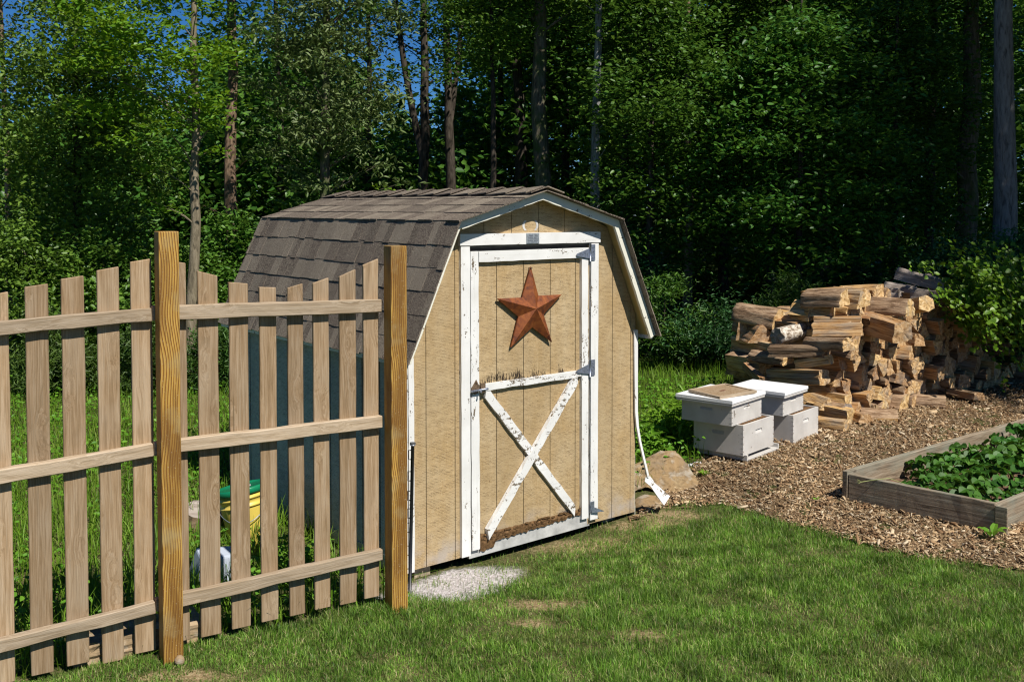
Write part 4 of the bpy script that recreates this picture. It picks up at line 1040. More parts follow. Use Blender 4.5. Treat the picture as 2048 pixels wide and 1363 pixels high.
def strawberry_mesh(seed):
    rr = np.random.default_rng(seed); Vs, Fs, off = [], [], 0
    nl = rr.integers(15, 21)
    for i in range(nl):
        a = rr.uniform(0, 2*np.pi); r = .03+.13*rr.random()**.8; h = .17-.55*r+rr.uniform(-.02, .05)
        c = np.array([r*np.cos(a), r*np.sin(a), max(.04, h)])
        # stem
        for k in range(1):
            w_ = .0022; d = np.array([-np.sin(a), np.cos(a), 0])*w_
            mid = c*np.array([.45, .45, .75])
            V = np.array([-d, d, mid+d, mid-d, c+d*.7, c-d*.7]); Vs.append(V); Fs += [[off, off+1, off+2, off+3], [off+3, off+2, off+4, off+5]]; off += 6
        n = np.array([.45*np.cos(a)+rr.normal(0, .2), .45*np.sin(a)+rr.normal(0, .2), 1]); n /= np.linalg.norm(n)
        for t in (-1.25, 0, 1.25):
            ang = a+t+rr.normal(0, .12); D = np.array([np.cos(ang), np.sin(ang), -.12]); D -= n*(D@n); D /= np.linalg.norm(D); Wd = np.cross(n, D)
            L = rr.uniform(.056, .080); wd = L*.44
            prof = [(0, 0), (.25, .75), (.55, 1.0), (.82, .72), (1, 0)]
            pts = []
            for (s, q) in prof: pts.append(c+D*(L*s)+n*(-.010*s*s))
            Lp = [c+D*(L*s)+Wd*wd*q+n*(.014*q-.010*s*s) for s, q in prof[1:-1]]; Rp = [c+D*(L*s)-Wd*wd*q+n*(.014*q-.010*s*s) for s, q in prof[1:-1]]
            V = np.array(pts+Lp+Rp)  # 0..4 mid, 5..7 left, 8..10 right
            Fs += [[off+f for f in q] for q in ([0, 1, 5, 5], [1, 2, 6, 5], [2, 3, 7, 6], [3, 4, 7, 7], [0, 8, 1, 1], [1, 8, 9, 2], [2, 9, 10, 3], [3, 10, 4, 4])]
            Vs.append(V); off += 11
    return np.concatenate(Vs), Fs
SM = []
for sd in range(5):
    V, F = strawberry_mesh(50+sd); me = bpy.data.meshes.new('strawberry_plant')
    F = [f if f[2] != f[3] else f[:3] for f in F]
    me.from_pydata(V.tolist(), [], F); me.materials.append(MT['straw']); SM.append(me)
row_names = ['nearest the left board', 'in second row from left board', 'in third row from left board', 'in fourth row from left board']
ordn = ['first', 'second', 'third', 'fourth', 'fifth', 'sixth', 'seventh', 'eighth', 'ninth', 'tenth', 'eleventh', 'twelfth']
for r in range(4):
    for k in range(9):
        q = bedF0+fdir*(.20+.235*r)+bedL*(.22+.29*k+(.14 if r % 2 else 0))+Vector((R.uniform(-.04, .04), R.uniform(-.04, .04)))
        if r == 0 and k < 2: continue
        if q.x/q.y > .56: continue
        o = bpy.data.objects.new('strawberry_plant', R.choice(SM)); link(o); o.location = (q.x, q.y, .135); o.rotation_euler = (0, 0, R.uniform(0, 6.3)); s_ = R.uniform(.82, 1.12)*(1.0 if r < 3 else .8); o.scale = (s_, s_, s_*R.uniform(.85, 1.1))
        tag(o, f'strawberry plant {row_names[r]}, {ordn[k]} from the front board', 'strawberry plant', 'strawberry plants in the raised bed')
# runner trailing over the front board
q = bedF0+fdir*.40; q2 = bedF0+fdir*.175
bm = bmesh.new(); a = Vector((q.x, q.y, .285))+Vector((bedL.x, bedL.y, 0))*.10; b = Vector((q2.x, q2.y, .262))-Vector((bedL.x, bedL.y, 0))*.06
bm_tube(bm, [a+Vector((0,0,-.02)), a.lerp(b, .35)+Vector((0,0,.022)), a.lerp(b, .7)+Vector((0,0,.012)), b], [.0028, .0026, .0024, .002], 6)
for k in range(3):
    bm_prism(bm, [b, b+Vector((-.018, .004*k, .012-.012*k)), b+Vector((-.03, .01*(k-1), .02-.018*k)), b+Vector((-.012, -.008, .014-.01*k))], (0, .001, .001))
o = from_bm('strawberry_runner', bm, plain('pale_runner', (.30, .33, .12), .5, .3)); tag(o, 'pale strawberry runner trailing over the front board of the bed', 'runner')
# broad-leaved weeds on the chips
def weed_plant(name, label, px, py, z, n, L, wd, up, mat=MT['weed'], seed=1):
    rr = random.Random(seed); p = atz(px, py, z); bm = bmesh.new()
    for i in range(n):
        a = 2*math.pi*i/n+rr.uniform(-.3, .3); l = L*rr.uniform(.7, 1.15); D = Vector((math.cos(a), math.sin(a), 0)); Wd = Vector((-D.y, D.x, 0)); prev = None
        for k in range(7):
            t = k/6; q = D*(l*t)+Vector((0, 0, l*up*(math.sin(t*2.1))*rr.uniform(.9, 1.05)))
            w_ = wd*math.sin(min(1, t*1.02+.12)*math.pi)**.8*.5*(.35 if t < .2 else 1)
            cur = [bm.verts.new(q-Wd*w_+Vector((0,0,w_*.35))), bm.verts.new(q), bm.verts.new(q+Wd*w_+Vector((0,0,w_*.35)))]
            if prev:
                for j in (0, 1): bm.faces.new((prev[j], prev[j+1], cur[j+1], cur[j]))
            prev = cur
    o = from_bm(name, bm, mat, loc=(p.x, p.y, z+.01), rot=(0, 0, rr.uniform(0, 6))); tag(o, label, 'weed'); return o
weed_plant('broadleaf_weed', 'broad leaved weed at the front right corner of the raised bed', 1983, 1078, .085, 6, .12, .045, .55, seed=3)
weed_plant('broadleaf_weed', 'tiny green weed on the chips left of the raised bed', 1632, 1003, .085, 6, .045, .014, .4, seed=4)
weed_plant('broadleaf_weed', 'small green weed on the chips just right of the large boulder', 1408, 953, .085, 11, .07, .018, .5, seed=6)
weed_plant('broadleaf_weed', 'tiny green seedling on the chips in front of the right beehive', 1570, 910, .1, 5, .03, .012, .5, seed=7)
weed_plant('broadleaf_weed', 'small green weed on the chips at the foot of the woodpile', 1948, 806, .11, 7, .08, .03, .5, seed=8)
# leafy clumps between shed and hives
def leafy_clump(name, label, x, y, n, r, h, size, mat, seed, cat='plant', asp=.34):
    rr = np.random.default_rng(seed); z0 = gz1(x, y)
    ns = max(6, n//22); Vs, Fs, off, cen = [], [], 0, []
    for i in range(ns):
        a = rr.uniform(0, 2*np.pi); rad_ = r*np.sqrt(rr.random()); top = np.array([rad_*np.cos(a), rad_*np.sin(a), h*rr.uniform(.6, 1.1)*(1-.35*(rad_/r)**2)]); base = top*np.array([.55, .55, 0])
        d = np.array([.004, 0, 0]); V = np.array([base-d, base+d, top+d*.4, top-d*.4]); Vs.append(V); Fs.append([[off, off+1, off+2, off+3]]); off += 4
        m = n//ns; t = rr.uniform(.25, 1.02, m)[:, None]
        cen.append(base+(top-base)*t+rr.normal(0, size*.55, (m, 3))*np.array([1, 1, .5]))
    cen = np.concatenate(cen); V, F = leaf_arrays(cen, size, asp, .55, .05, None, .2, rr)
    Vs.append(V); Fs.append(F+off)
    o = np_mesh(name, np.concatenate(Vs), np.concatenate([np.array(f) for f in Fs]), mat, loc=(x, y, z0)); tag(o, label, cat); return o
leafy_clump('mugwort_clump', 'bright leafy weed clump between the shed and the left beehive', 1.38, 8.75, 750, .28, .42, .085, MT['weed'], 1)
leafy_clump('mugwort_clump', 'leafy weed clump close behind the large boulder', 1.10, 8.45, 380, .22, .30, .08, MT['weed'], 2)
leafy_clump('mugwort_clump', 'leafy weed clump reaching the back of the left beehive', 1.60, 9.15, 600, .25, .46, .08, MT['weed'], 3)
leafy_clump('mugwort_clump', 'low leafy weeds along the shed wall near the yellow pail', -1.35, 6.05, 320, .20, .20, .05, MT['weed'], 4)
leafy_clump('mugwort_clump', 'low leafy weeds in front of the white tub behind the fence', -1.25, 5.72, 260, .16, .16, .05, MT['weed'], 5)

# ------------------------------------------------------------------ behind the fence
p = atz(503, 1083, .0); pail = empty('pail', (p.x, p.y, -.01)); pail.rotation_euler = (rad(-4), rad(-11), 0)
tag(pail, 'yellow plastic pail with green lid leaning behind the fence', 'pail')
yel = plain('yellow_plastic', (.62, .47, .09), .38, .4, 0, .06, 8, .05); grn = plain('green_plastic', (.006, .17, .075), .3, .5, 0, .15, 10, .05)
def lathe(name, prof, mat, parent, n=36, smooth=True):
    bm = bmesh.new(); rings = []
    for r_, z in prof: rings.append([bm.verts.new((r_*math.cos(2*math.pi*k/n), r_*math.sin(2*math.pi*k/n), z)) for k in range(n)])
    for a, b in zip(rings, rings[1:]):
        for k in range(n): bm.faces.new((a[k], a[(k+1) % n], b[(k+1) % n], b[k])).smooth = smooth
    bm.faces.new(rings[0][::-1]); bm.faces.new(rings[-1]); return from_bm(name, bm, mat, parent)
lathe('bucket', [(.128,0),(.134,.008),(.150,.25),(.151,.255),(.160,.257),(.160,.268),(.153,.27),(.155,.305),(.164,.307),(.164,.318),(.156,.32),(.157,.345)], yel, pail)
lathe('lid', [(.168,.340),(.172,.342),(.173,.372),(.168,.378),(.155,.380),(.150,.374),(.05,.376),(.03,.377)], grn, pail)
bm = bmesh.new(); bm_tube(bm, [(.168*math.cos(a)*1.02, .168*math.sin(a)*1.02, .262-.10*math.sin((a+2.6)/2.4*math.pi)) for a in np.linspace(-2.6, -.2, 14)], [.0028]*14, 6); from_bm('handle', bm, MT['hinge'], pail)
bm = bmesh.new(); bm_tube(bm, [(.04, -.05, .3775), (.04, -.05, .3815)], [.038, .038], 20); from_bm('label_sticker', bm, pale, pail)
p = atz(402, 1068, .0); st = empty('tree_stump', (p.x, p.y+.05, 0)); st.rotation_euler = (rad(12), rad(3), .4); tag(st, 'short cut log round standing in the grass beside the yellow pail', 'log round')
bm = bmesh.new(); n = 22; rings = []
for z, f in ((-.03, 1.06), (.08, 1.0), (.17, .99)): rings.append([bm.verts.new((.135*f*(1+.07*math.sin(3*a+.5)+.05*math.sin(7*a))*math.cos(a), .135*f*(1+.07*math.sin(3*a+.5)+.05*math.sin(7*a))*math.sin(a), z)) for a in np.linspace(0, 2*math.pi, n+1)[:-1]])
for a, b in zip(rings, rings[1:]):
    for k in range(n): bm.faces.new((a[k], a[(k+1) % n], b[(k+1) % n], b[k])).material_index = 0
bm.faces.new(rings[-1]).material_index = 1; from_bm('log', bm, [MT['log'][0], MT['greylog']], st)
p = atz(424, 1170, .0); tub = empty('white_tub', (p.x, p.y+.10, -.02)); tub.rotation_euler = (rad(6), rad(5), rad(28)); tag(tub, 'upturned white plastic tub in the weeds behind the fence', 'tub')
bm = bmesh.new()
a = [bm.verts.new(q) for q in ((-.16,-.10,0),(.16,-.10,0),(.16,.10,0),(-.16,.10,0))]; b = [bm.verts.new(q) for q in ((-.125,-.075,.19),(.125,-.075,.19),(.125,.075,.19),(-.125,.075,.19))]
bm.faces.new(b)
for k in range(4): bm.faces.new((a[k], a[(k+1) % 4], b[(k+1) % 4], b[k]))
bevel(bm, .012, 2); from_bm('tub_body', bm, plain('white_plastic', (.44, .49, .57), .35, .4, 0, .05, 6, .03), tub)
bm = bmesh.new(); bm_box(bm, -.172, .172, -.112, .112, -.006, .014); bevel(bm, .005); from_bm('rim', bm, bpy.data.materials['white_plastic'], tub)

# ------------------------------------------------------------------ firewood
def log_poly(kind, rr):
    if kind == 'tri': P = [(-.52,-.46),(.50,-.5),(.30,.02),(.06,.52),(-.14,.40),(-.36,.0)]; B = ()
    elif kind == 'dome': P = [(-.52,-.46),(.52,-.48),(.50,-.10),(.36,.26),(.08,.47),(-.22,.42),(-.44,.14)]; B = (1,2,3,4,5,6)
    elif kind == 'quarter': P = [(-.5,-.5),(.50,-.44),(.46,-.02),(.28,.30),(-.04,.50),(-.44,.52)]; B = (1,2,3,4)
    elif kind == 'quad': P = [(-.5,-.42),(.06,-.52),(.5,-.36),(.46,.30),(.1,.48),(-.46,.38)]; B = ()
    elif kind == 'slab': P = [(-.56,-.36),(.54,-.42),(.56,-.02),(.36,.34),(-.1,.42),(-.5,.20)]; B = (2,3,4)
    else: P = [(.5*math.cos(a), .5*math.sin(a)) for a in np.linspace(0, 2*math.pi, 13)[:-1]]; B = tuple(range(12))
    return [(x+rr.uniform(-.05, .05), y+rr.uniform(-.05, .05)) for x, y in P], B
LOGM = {}
def log_mesh(kind, seed, mats=None, key=''):
    k = (kind, seed, key)
    if k in LOGM: return LOGM[k]
    rr = random.Random(seed*13+hash(kind) % 7 if False else seed*13+len(kind)); P, B = log_poly(kind, rr); bm = bmesh.new(); rows = []; ns = 7
    bow = rr.uniform(-.06, .06); tw = rr.uniform(-.12, .12); taper = rr.uniform(-.08, .08)
    # the outline is resampled and pushed about by stretched noise: torn fibres on the split faces, furrows on the bark
    P2, Bm = [], []
    for i, (a, b) in enumerate(zip(P, P[1:]+P[:1])):
        m_ = 2 if kind == 'round' else 4
        for q in range(m_):
            t = q/m_; P2.append((a[0]+(b[0]-a[0])*t, a[1]+(b[1]-a[1])*t)); Bm.append(i in B)
    ns = 9; off = Vector((seed*7.3, len(kind)*3.1, 0))
    for j in range(ns+1):
        t = j/ns-.5; c, s_ = math.cos(tw*t), math.sin(tw*t); f = 1+taper*t
        row = []
        for qi, (x, y) in enumerate(P2):
            w1 = mnoise.noise(Vector((t*1.2, x*3.2, y*3.2))+off)*.06; w2 = mnoise.noise(Vector((t*1.6, x*11, y*11))+off)*(.025 if Bm[qi] else .032)
            k_ = 1+(w1+w2)*2.0
            x2, y2 = x*k_, y*k_+bow*(.25-t*t)*2
            ex_ = mnoise.noise(Vector((x*4, y*4, j))+off)*.035 if j in (0, ns) else 0
            row.append(bm.verts.new((t+ex_, f*(c*x2-s_*y2), f*(s_*x2+c*y2))))
        rows.append(row)
    m = len(P2)
    for a, b in zip(rows, rows[1:]):
        for q in range(m):
            f_ = bm.faces.new((a[q], b[q], b[(q+1) % m], a[(q+1) % m])); f_.material_index = 0 if Bm[q] else 1
            f_.smooth = Bm[q]
    for row, rev in ((rows[0], False), (rows[-1], True)):
        cv = bm.verts.new((sum((v.co.x for v in row))/m+(.02 if not rev else -.02)*rr.uniform(-1, 1), sum(v.co.y for v in row)/m, sum(v.co.z for v in row)/m))
        for q in range(m):
            f_ = bm.faces.new((row[q], row[(q+1) % m], cv)); f_.material_index = 2
    bmesh.ops.recalc_face_normals(bm, faces=bm.faces[:])
    me = bpy.data.meshes.new('split_log'); bm.to_mesh(me); bm.free()
    for q in (mats or MT['log']): me.materials.append(q)
    LOGM[k] = me; return me
PU = Vector((.778, .628, 0)); PN = Vector((.628, -.778, 0)); PC = Vector((3.02, 9.62, .10))   # pile: along, outward, front left foot
def add_log(kind, seed, c, ax, ln, wd, ht, roll, label, mats=None, key='', group='firewood logs stacked in the pile', name='split_log'):
    o = bpy.data.objects.new(name, log_mesh(kind, seed, mats, key)); link(o)
    ax = Vector(ax).normalized(); up = Vector((0, 0, 1)); sd = up.cross(ax).normalized(); up = ax.cross(sd)
    M3 = Matrix((ax, sd, up)).transposed() @ Matrix.Rotation(roll, 3, 'X')
    o.matrix_world = Matrix.Translation(c) @ M3.to_4x4() @ Matrix.Diagonal((ln, wd, ht, 1))
    tag(o, label, 'firewood log', group); return o
shape_word = {'tri': 'wedge ended', 'dome': 'half round', 'quarter': 'quarter round', 'quad': 'blocky', 'slab': 'flat slab', 'round': 'whole round'}
cn = ['bottom', 'second', 'third', 'fourth', 'fifth', 'sixth', 'seventh', 'eighth', 'ninth', 'tenth', 'eleventh']
nth = ['first', 'second', 'third', 'fourth', 'fifth', 'sixth', 'seventh', 'eighth', 'ninth', 'tenth', 'eleventh', 'twelfth', 'thirteenth', 'fourteenth', 'fifteenth', 'sixteenth', 'seventeenth', 'eighteenth', 'nineteenth', 'twentieth', 'twenty-first', 'twenty-second', 'twenty-third', 'twenty-fourth', 'twenty-fifth', 'twenty-sixth', 'twenty-seventh', 'twenty-eighth', 'twenty-ninth', 'thirtieth']
zc = 0.02; top_at = {}
for course in range(11):
    hcs = R.uniform(.105, .132); u = .12 if course > 1 else .0; k = 0
    u += R.uniform(0, .06); flip = False
    while u < 3.95:
        wl = R.uniform(.10, .185) if u < 2.9 else R.uniform(.15, .22); kind = R.choices(['tri', 'dome', 'quarter', 'quad', 'slab', 'round'], [36, 18, 24, 10, 9, 3 if course else 10])[0]
        lim = 1.14+.10*math.sin(u*2.3+1)-(.16 if u > 2.6 else 0)+(.10 if .7 < u < 1.4 else 0)
        if zc+hcs*.6 > lim: u += wl; continue
        roll = (math.pi if flip and kind in ('tri', 'dome') else 0)+R.uniform(-.25, .25)
        flip = not flip
        if kind in ('quarter', 'quad'): roll = R.choice((0, math.pi/2, math.pi, -math.pi/2))+R.uniform(-.3, .3)
        off = max(-.11, min(.15, R.gauss(0, .075)))+(.05 if course < 2 else 0)-.02*course*.3
        c = PC+PU*(u+wl/2)+PN*(-.21+off)+Vector((0, 0, zc+hcs/2+R.uniform(-.014, .014)))
        ax = PN*R.choice((1, 1))+PU*R.gauss(0, .15)+Vector((0, 0, R.gauss(0, .06)))
        add_log(kind, R.randint(0, 7), c, ax, R.uniform(.38, .46), wl*1.16, hcs*1.24, roll, f'{shape_word[kind]} firewood log in the {cn[course]} course up, {nth[min(k, 29)]} from the left')
        k += 1; u += wl*.93; top_at[course] = zc+hcs
    # fill behind the front row: only what can be glimpsed from the front, left end and top
    u = .20
    j = 0
    while u < 3.9:
        wl = R.uniform(.15, .24)
        if zc+hcs < 1.08 and course % 2 == 0 and u < (2.9 if course >= 6 else .8):
            for dv_ in ((-.66, -1.10) if u < .75 or course >= 6 else (-.66,)):
                c = PC+PU*(u+wl/2)+PN*dv_+Vector((0, 0, zc+hcs*.9))
                add_log(R.choice(['tri', 'quarter', 'quad', 'dome']), R.randint(0, 5), c, PN+PU*R.gauss(0, .1), R.uniform(.42, .48), wl*1.1, hcs*2.0, R.uniform(-.3, .3)+R.choice((0, math.pi)), f'firewood log deep in the pile behind the {cn[course]} course, {nth[min(j, 29)]} from the left{", rearmost row" if dv_ < -1 else ""}')
            j += 1
        u += wl
    zc += hcs
def d_left(px): return 10.75-(px-1465)/175*1.15
def log_px(kind, seed, x0, y0, x1, y1, rpx, label, d0=None, d1=None, roll=0, asp=1.0, extra=0, mats=None, key='', **k):
    """a log surveyed from the photo: ends in crop pixels, given distances"""
    X = lambda v: 1330+v/2.852
    Y = lambda v: 500+v/2.852
    da = d_left(X(x0)) if d0 is None else d0; db = d_left(X(x1)) if d1 is None else d1
    a = aty(X(x0), Y(y0), da); b = aty(X(x1), Y(y1), db); r = rpx/2.852/F_PX*(da+db)/2
    return add_log(kind, seed, (a+b)/2, b-a, (b-a).length+extra, 2*r, 2*r*asp, roll, label, mats, key, **k)
def end_px(kind, seed, x, y, wpx, hpx, label, roll=0, out=.0, dirn=None, ln=.42, dd=0, mats=None, key=''):
    X = 1330+x/2.852; Y = 500+y/2.852; d = d_left(X)-.02+dd; c = aty(X, Y, d); ax = Vector(dirn or (PN.x, PN.y, 0)).normalized(); s_ = d/F_PX/2.852
    return add_log(kind, seed, c-ax*(ln/2-out), ax, ln, wpx*s_*1.12, hpx*s_*1.1, roll, label, mats, key)
log_px('dome', 1, 418, 352, 655, 392, 62, 'thick split log lying on top of the left end of the pile', 10.75, 10.35)
log_px('tri', 2, 740, 350, 850, 345, 50, 'pointed upright wedge log on top of the pile left of centre', 10.3, 10.0, roll=.2)
log_px('round', 3, 640, 492, 872, 432, 50, 'short log with flaking white bark on the left end of the pile', 9.95, 10.25, mats=[MT['birch'], MT['birch'], MT['greylog']], key='birch', name='white_bark_log')
end_px('tri', 4, 557, 482, 135, 100, 'grey wedge ended log left of the flaking white bark log', dirn=(.1, -1, 0))
end_px('tri', 1, 448, 452, 90, 100, 'dark quarter log at the outer left edge of the pile', roll=.25, dirn=(-.22, -1, 0))
log_px('quad', 2, 400, 522, 650, 578, 34, 'long pale log along the left end under the white bark log', 10.75, 10.1, asp=1.3)
log_px('slab', 5, 605, 572, 920, 574, 42, 'long log with dark crusted bark across the left end of the pile', 9.9, 9.55, asp=.95, mats=[MT['log'][0], MT['log'][0], MT['log'][2]], key='darkbark')
end_px('dome', 2, 415, 592, 98, 78, 'upper half round log end at the left edge of the pile', roll=.2, dirn=(-.25, -1, 0))
end_px('dome', 3, 425, 672, 108, 88, 'lower half round log end at the left edge of the pile', roll=-.1, dirn=(-.2, -1, 0))
log_px('quad', 4, 465, 660, 560, 745, 26, 'crooked short split piece near the left foot of the pile', 10.3, 9.9)
end_px('quarter', 1, 575, 645, 130, 88, 'dark ended quarter log above the hives', roll=.3)
end_px('dome', 5, 700, 622, 90, 56, 'small half round log end over the right hive lid', roll=.1)
log_px('quad', 2, 755, 650, 945, 622, 34, 'honey coloured split log lying crosswise above the right hive', 9.75, 9.5, asp=.9)
log_px('quad', 3, 610, 715, 910, 722, 44, 'long weathered log lying just above the right hive lid', 10.0, 9.45, asp=1.1)
log_px('quad', 1, 850, 395, 1120, 398, 26, 'long pale rail like log on the upper front of the pile', 9.85, 9.7, asp=.9)
log_px('tri', 4, 845, 452, 1125, 450, 40, 'long brown log across the upper front of the pile', 9.8, 9.6, asp=1.0)
log_px('dome', 4, 815, 530, 1045, 535, 42, 'long half round log with orange bark on the upper front', 9.75, 9.3, asp=1.0)
log_px('quad', 5, 1125, 400, 1355, 470, 62, 'thick grey brown log slanting out of the upper pile', 10.2, 9.6, asp=1.0)
log_px('slab', 2, 915, 285, 1150, 275, 46, 'big flat topped log at the rear of the pile top', 10.7, 10.6, asp=1.1)
log_px('dome', 3, 1110, 305, 1400, 325, 52, 'longest big log on the very top of the pile', 10.3, 9.9, asp=1.0)
log_px('quad', 1, 1390, 320, 1490, 300, 45, 'short log with a torn orange end on the pile top', 10.3, 10.0)
log_px('slab', 5, 735, 335, 960, 350, 22, 'thin weathered strip log at the back left of the pile top', 10.7, 10.5, asp=.8)
log_px('tri', 3, 960, 350, 1110, 352, 24, 'broken bark strip lying on the pile top', 10.2, 10.1, asp=.6, mats=[MT['log'][0]]*3, key='bk')
GL = [MT['greylog']]*3
log_px('slab', 1, 1325, 130, 1500, 180, 42, 'tilted grey log standing highest at the back of the pile', 11.5, 11.3, mats=GL, key='g', asp=1.1)
log_px('slab', 2, 1480, 165, 1625, 215, 40, 'grey log next to the highest tilted one at the back', 11.3, 11.1, mats=GL, key='g', asp=1.1)
log_px('tri', 4, 1250, 215, 1430, 240, 38, 'grey wedge log lying low at the back of the pile top', 11.4, 11.3, mats=GL, key='g')
log_px('quad', 3, 1130, 235, 1335, 250, 36, 'grey brown log at the back just above the big top logs', 11.3, 11.1, mats=GL, key='g')
log_px('quad', 2, 1410, 255, 1580, 275, 44, 'squared grey log below the two tilted grey ones', 11.1, 10.9, mats=GL, key='g')
p = atz(1685, 840, .12)
add_log('round', 2, Vector((p.x-.09, p.y+.05, .205)), PN+Vector((0, 0, .02)), .36, .20, .20, .4, 'whole round log lying in front at the foot of the pile', [MT['log'][0], MT['log'][0], MT['greylog']], 'rg')
for i, (px, py, rr_, lb_) in enumerate(((1762, 842, .4, 'flat split log lying on the chips before the pile'), (1715, 845, -.2, 'small block of firewood beside the whole round log'), (1660, 862, .1, 'low grey piece of firewood at the hive corner'), (1860, 815, .3, 'rounded weathered log leaning at the foot of the pile'), (1935, 805, -.1, 'low flat log at the foot of the pile near the vine'))):
    p = atz(px, py, .12); add_log(['slab', 'quad', 'quad', 'dome', 'slab'][i], i, Vector((p.x, p.y+.06, .165+.01*i)), PN+PU*rr_*2, .34, .15, .11, rr_, lb_)
# ------------------------------------------------------------------ trees
LF = {}
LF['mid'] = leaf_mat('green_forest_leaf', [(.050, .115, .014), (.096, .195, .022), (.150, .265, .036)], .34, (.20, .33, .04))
LF['yellow'] = leaf_mat('yellow_green_maple_leaf', [(.080, .175, .010), (.125, .245, .015), (.165, .285, .024)], .38, (.32, .48, .02), patch=.3)
LF['olive'] = leaf_mat('olive_drooping_leaf', [(.066, .112, .026), (.112, .162, .046), (.17, .215, .085)], .25, (.18, .24, .05), .5, .25)
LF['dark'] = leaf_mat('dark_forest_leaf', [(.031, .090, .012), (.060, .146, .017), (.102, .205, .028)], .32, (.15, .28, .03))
LF['blue'] = leaf_mat('bluish_shrub_leaf', [(.028, .100, .032), (.045, .140, .042), (.070, .180, .050)], .28, (.12, .26, .06))
LF['fern'] = leaf_mat('feathery_leaf', [(.045, .105, .018), (.075, .150, .026), (.105, .185, .038)], .35, (.20, .32, .04), patch=.25)
LF['vine'] = leaf_mat('bright_vine_leaf', [(.060, .165, .010), (.105, .240, .015), (.155, .295, .026)], .35, (.22, .40, .02), patch=.3)
BK = {'pale': bark_mat('smooth_pale_bark', (.20, .165, .11), (.29, .245, .175)), 'brown': bark_mat('rough_brown_bark', (.20, .135, .09), (.34, .25, .17)),
      'grey': bark_mat('smooth_grey_bark', (.19, .18, .17), (.27, .26, .25)), 'white': bark_mat('chalky_grey_bark', (.22, .22, .21), (.33, .33, .32)),
      'dark': bark_mat('dark_brown_bark', (.055, .045, .035), (.11, .09, .07)), 'mossy': bark_mat('ivy_green_bark', (.13, .11, .08), (.22, .19, .14), (.06, .085, .025))}  # the dark bark is a plain deep brown
DENS = 2.7
def bez(p0, p1, p2, n):
    return [p0*(1-t)**2+p1*2*t*(1-t)+p2*t*t for t in [i/(n-1) for i in range(n)]]
def tree(name, label, x, y, r0, H, bark, leaf, crown, nclus, per, lsize, seed, lean=(0,0), curve=(0,0), fork=None, asp=.55, tilt=.6, droop=.2, crad=(.28,.55), flat=.42, low=(), group=None, branches=True, limbs=14, cat='tree', clear=None, dens=1.0):
    """crown: (zlo, zhi, rx, ry, dx, dy) ellipsoid limits above ground; low: extra leaf clusters (dx, dy, z, r)"""
    rr = np.random.default_rng(seed); z0 = gz1(x, y)-.05
    root = empty(name, (x, y, z0)); tag(root, label, cat, group)
    tip = Vector((lean[0]*H, lean[1]*H, H)); mid = Vector((lean[0]*H*.5+curve[0], lean[1]*H*.5+curve[1], H*.5))
    ctrl = mid*2-tip*.5
    spine = bez(Vector((0,0,0)), ctrl, tip, 14)
    bm = bmesh.new()
    ph = rr.uniform(0, 6.3, 2); jit = [Vector((rr.normal(0, r0*.12)+r0*.28*math.sin(ph[0]+k*.75), rr.normal(0, r0*.12)+r0*.25*math.sin(ph[1]+k*.6), 0))*(k > 0) for k in range(len(spine))]; spine = [p+j for p, j in zip(spine, jit)]
    rads = [r0*(1.25 if i == 0 else 1.0)*(1-.78*(i/13)**1.1) for i in range(14)]
    bm_tube(bm, spine, rads, 12, wob=.05)
    zlo, zhi, rx, ry, dx, dy = crown
    # leaf cluster centres
    u = rr.normal(0, 1, (nclus, 3)); u /= np.linalg.norm(u, axis=1)[:, None]; q = rr.random(nclus)**(1/2.6)
    cz, hz = (zlo+zhi)/2, (zhi-zlo)/2
    cen = np.stack([dx+u[:, 0]*q*rx, dy+u[:, 1]*q*ry, cz+u[:, 2]*q*hz], -1)
    # crown thins towards its top
    f = 1-.45*np.clip((cen[:, 2]-cz)/max(hz, .01), 0, 1); cen[:, 0] = dx+(cen[:, 0]-dx)*f; cen[:, 1] = dy+(cen[:, 1]-dy)*f
    if clear is not None: cen = cen[clear(cen+np.array([x, y, z0]))]
    rc = rr.uniform(crad[0], crad[1], len(cen)); cl = [(c, r) for c, r in zip(cen, rc)]+[(np.array(l[:3]), l[3]) for l in low]
    def spine_at(z):
        k = min(12, max(0, int(z/H*13))); t = z/H*13-k; return spine[k].lerp(spine[k+1], min(1, max(0, t)))
    if branches:
        order = rr.permutation(len(cl))[:limbs]
        for i in list(order)+list(range(len(cl)-len(low), len(cl))):
            c = Vector(cl[i][0]); a = spine_at(max(.15*H, min(H*.95, c.z-.45*math.hypot(c.x, c.y)-.1))); m = a.lerp(c, .5)+Vector((rr.normal(0, .08), rr.normal(0, .08), .10))
            rb = max(.005, r0*.17*rr.uniform(.5, 1.1)); bm_tube(bm, bez(a, m*1.0, c, 6), [rb*(1-.8*k/5) for k in range(6)], 6, cap=False)
    if fork:
        for fz, fx, fy, fr in fork:
            a = spine_at(fz); tp = a+Vector((fx, fy, H-fz)); bm_tube(bm, bez(a, a+Vector((fx*.75, fy*.75, (H-fz)*.35)), tp, 9), [fr*(1-.7*k/8) for k in range(9)], 9, wob=.05)
    from_bm('trunk', bm, BK[bark], root)
    pts, outw = [], []
    for c, r in cl:
        m = max(8, int(per*DENS*dens*(r/crad[1])**2*rr.uniform(.7, 1.3)))
        p = rr.normal(0, 1, (m, 3))*np.array([r*.55, r*.55, r*.55*flat])+c
        pts.append(p)
    pts = np.concatenate(pts)
    V, F = leaf_arrays(pts, lsize*.88, asp, tilt, droop, None, .22, rr)
    np_mesh('crown', V, F, LF[leaf], root)
    return root
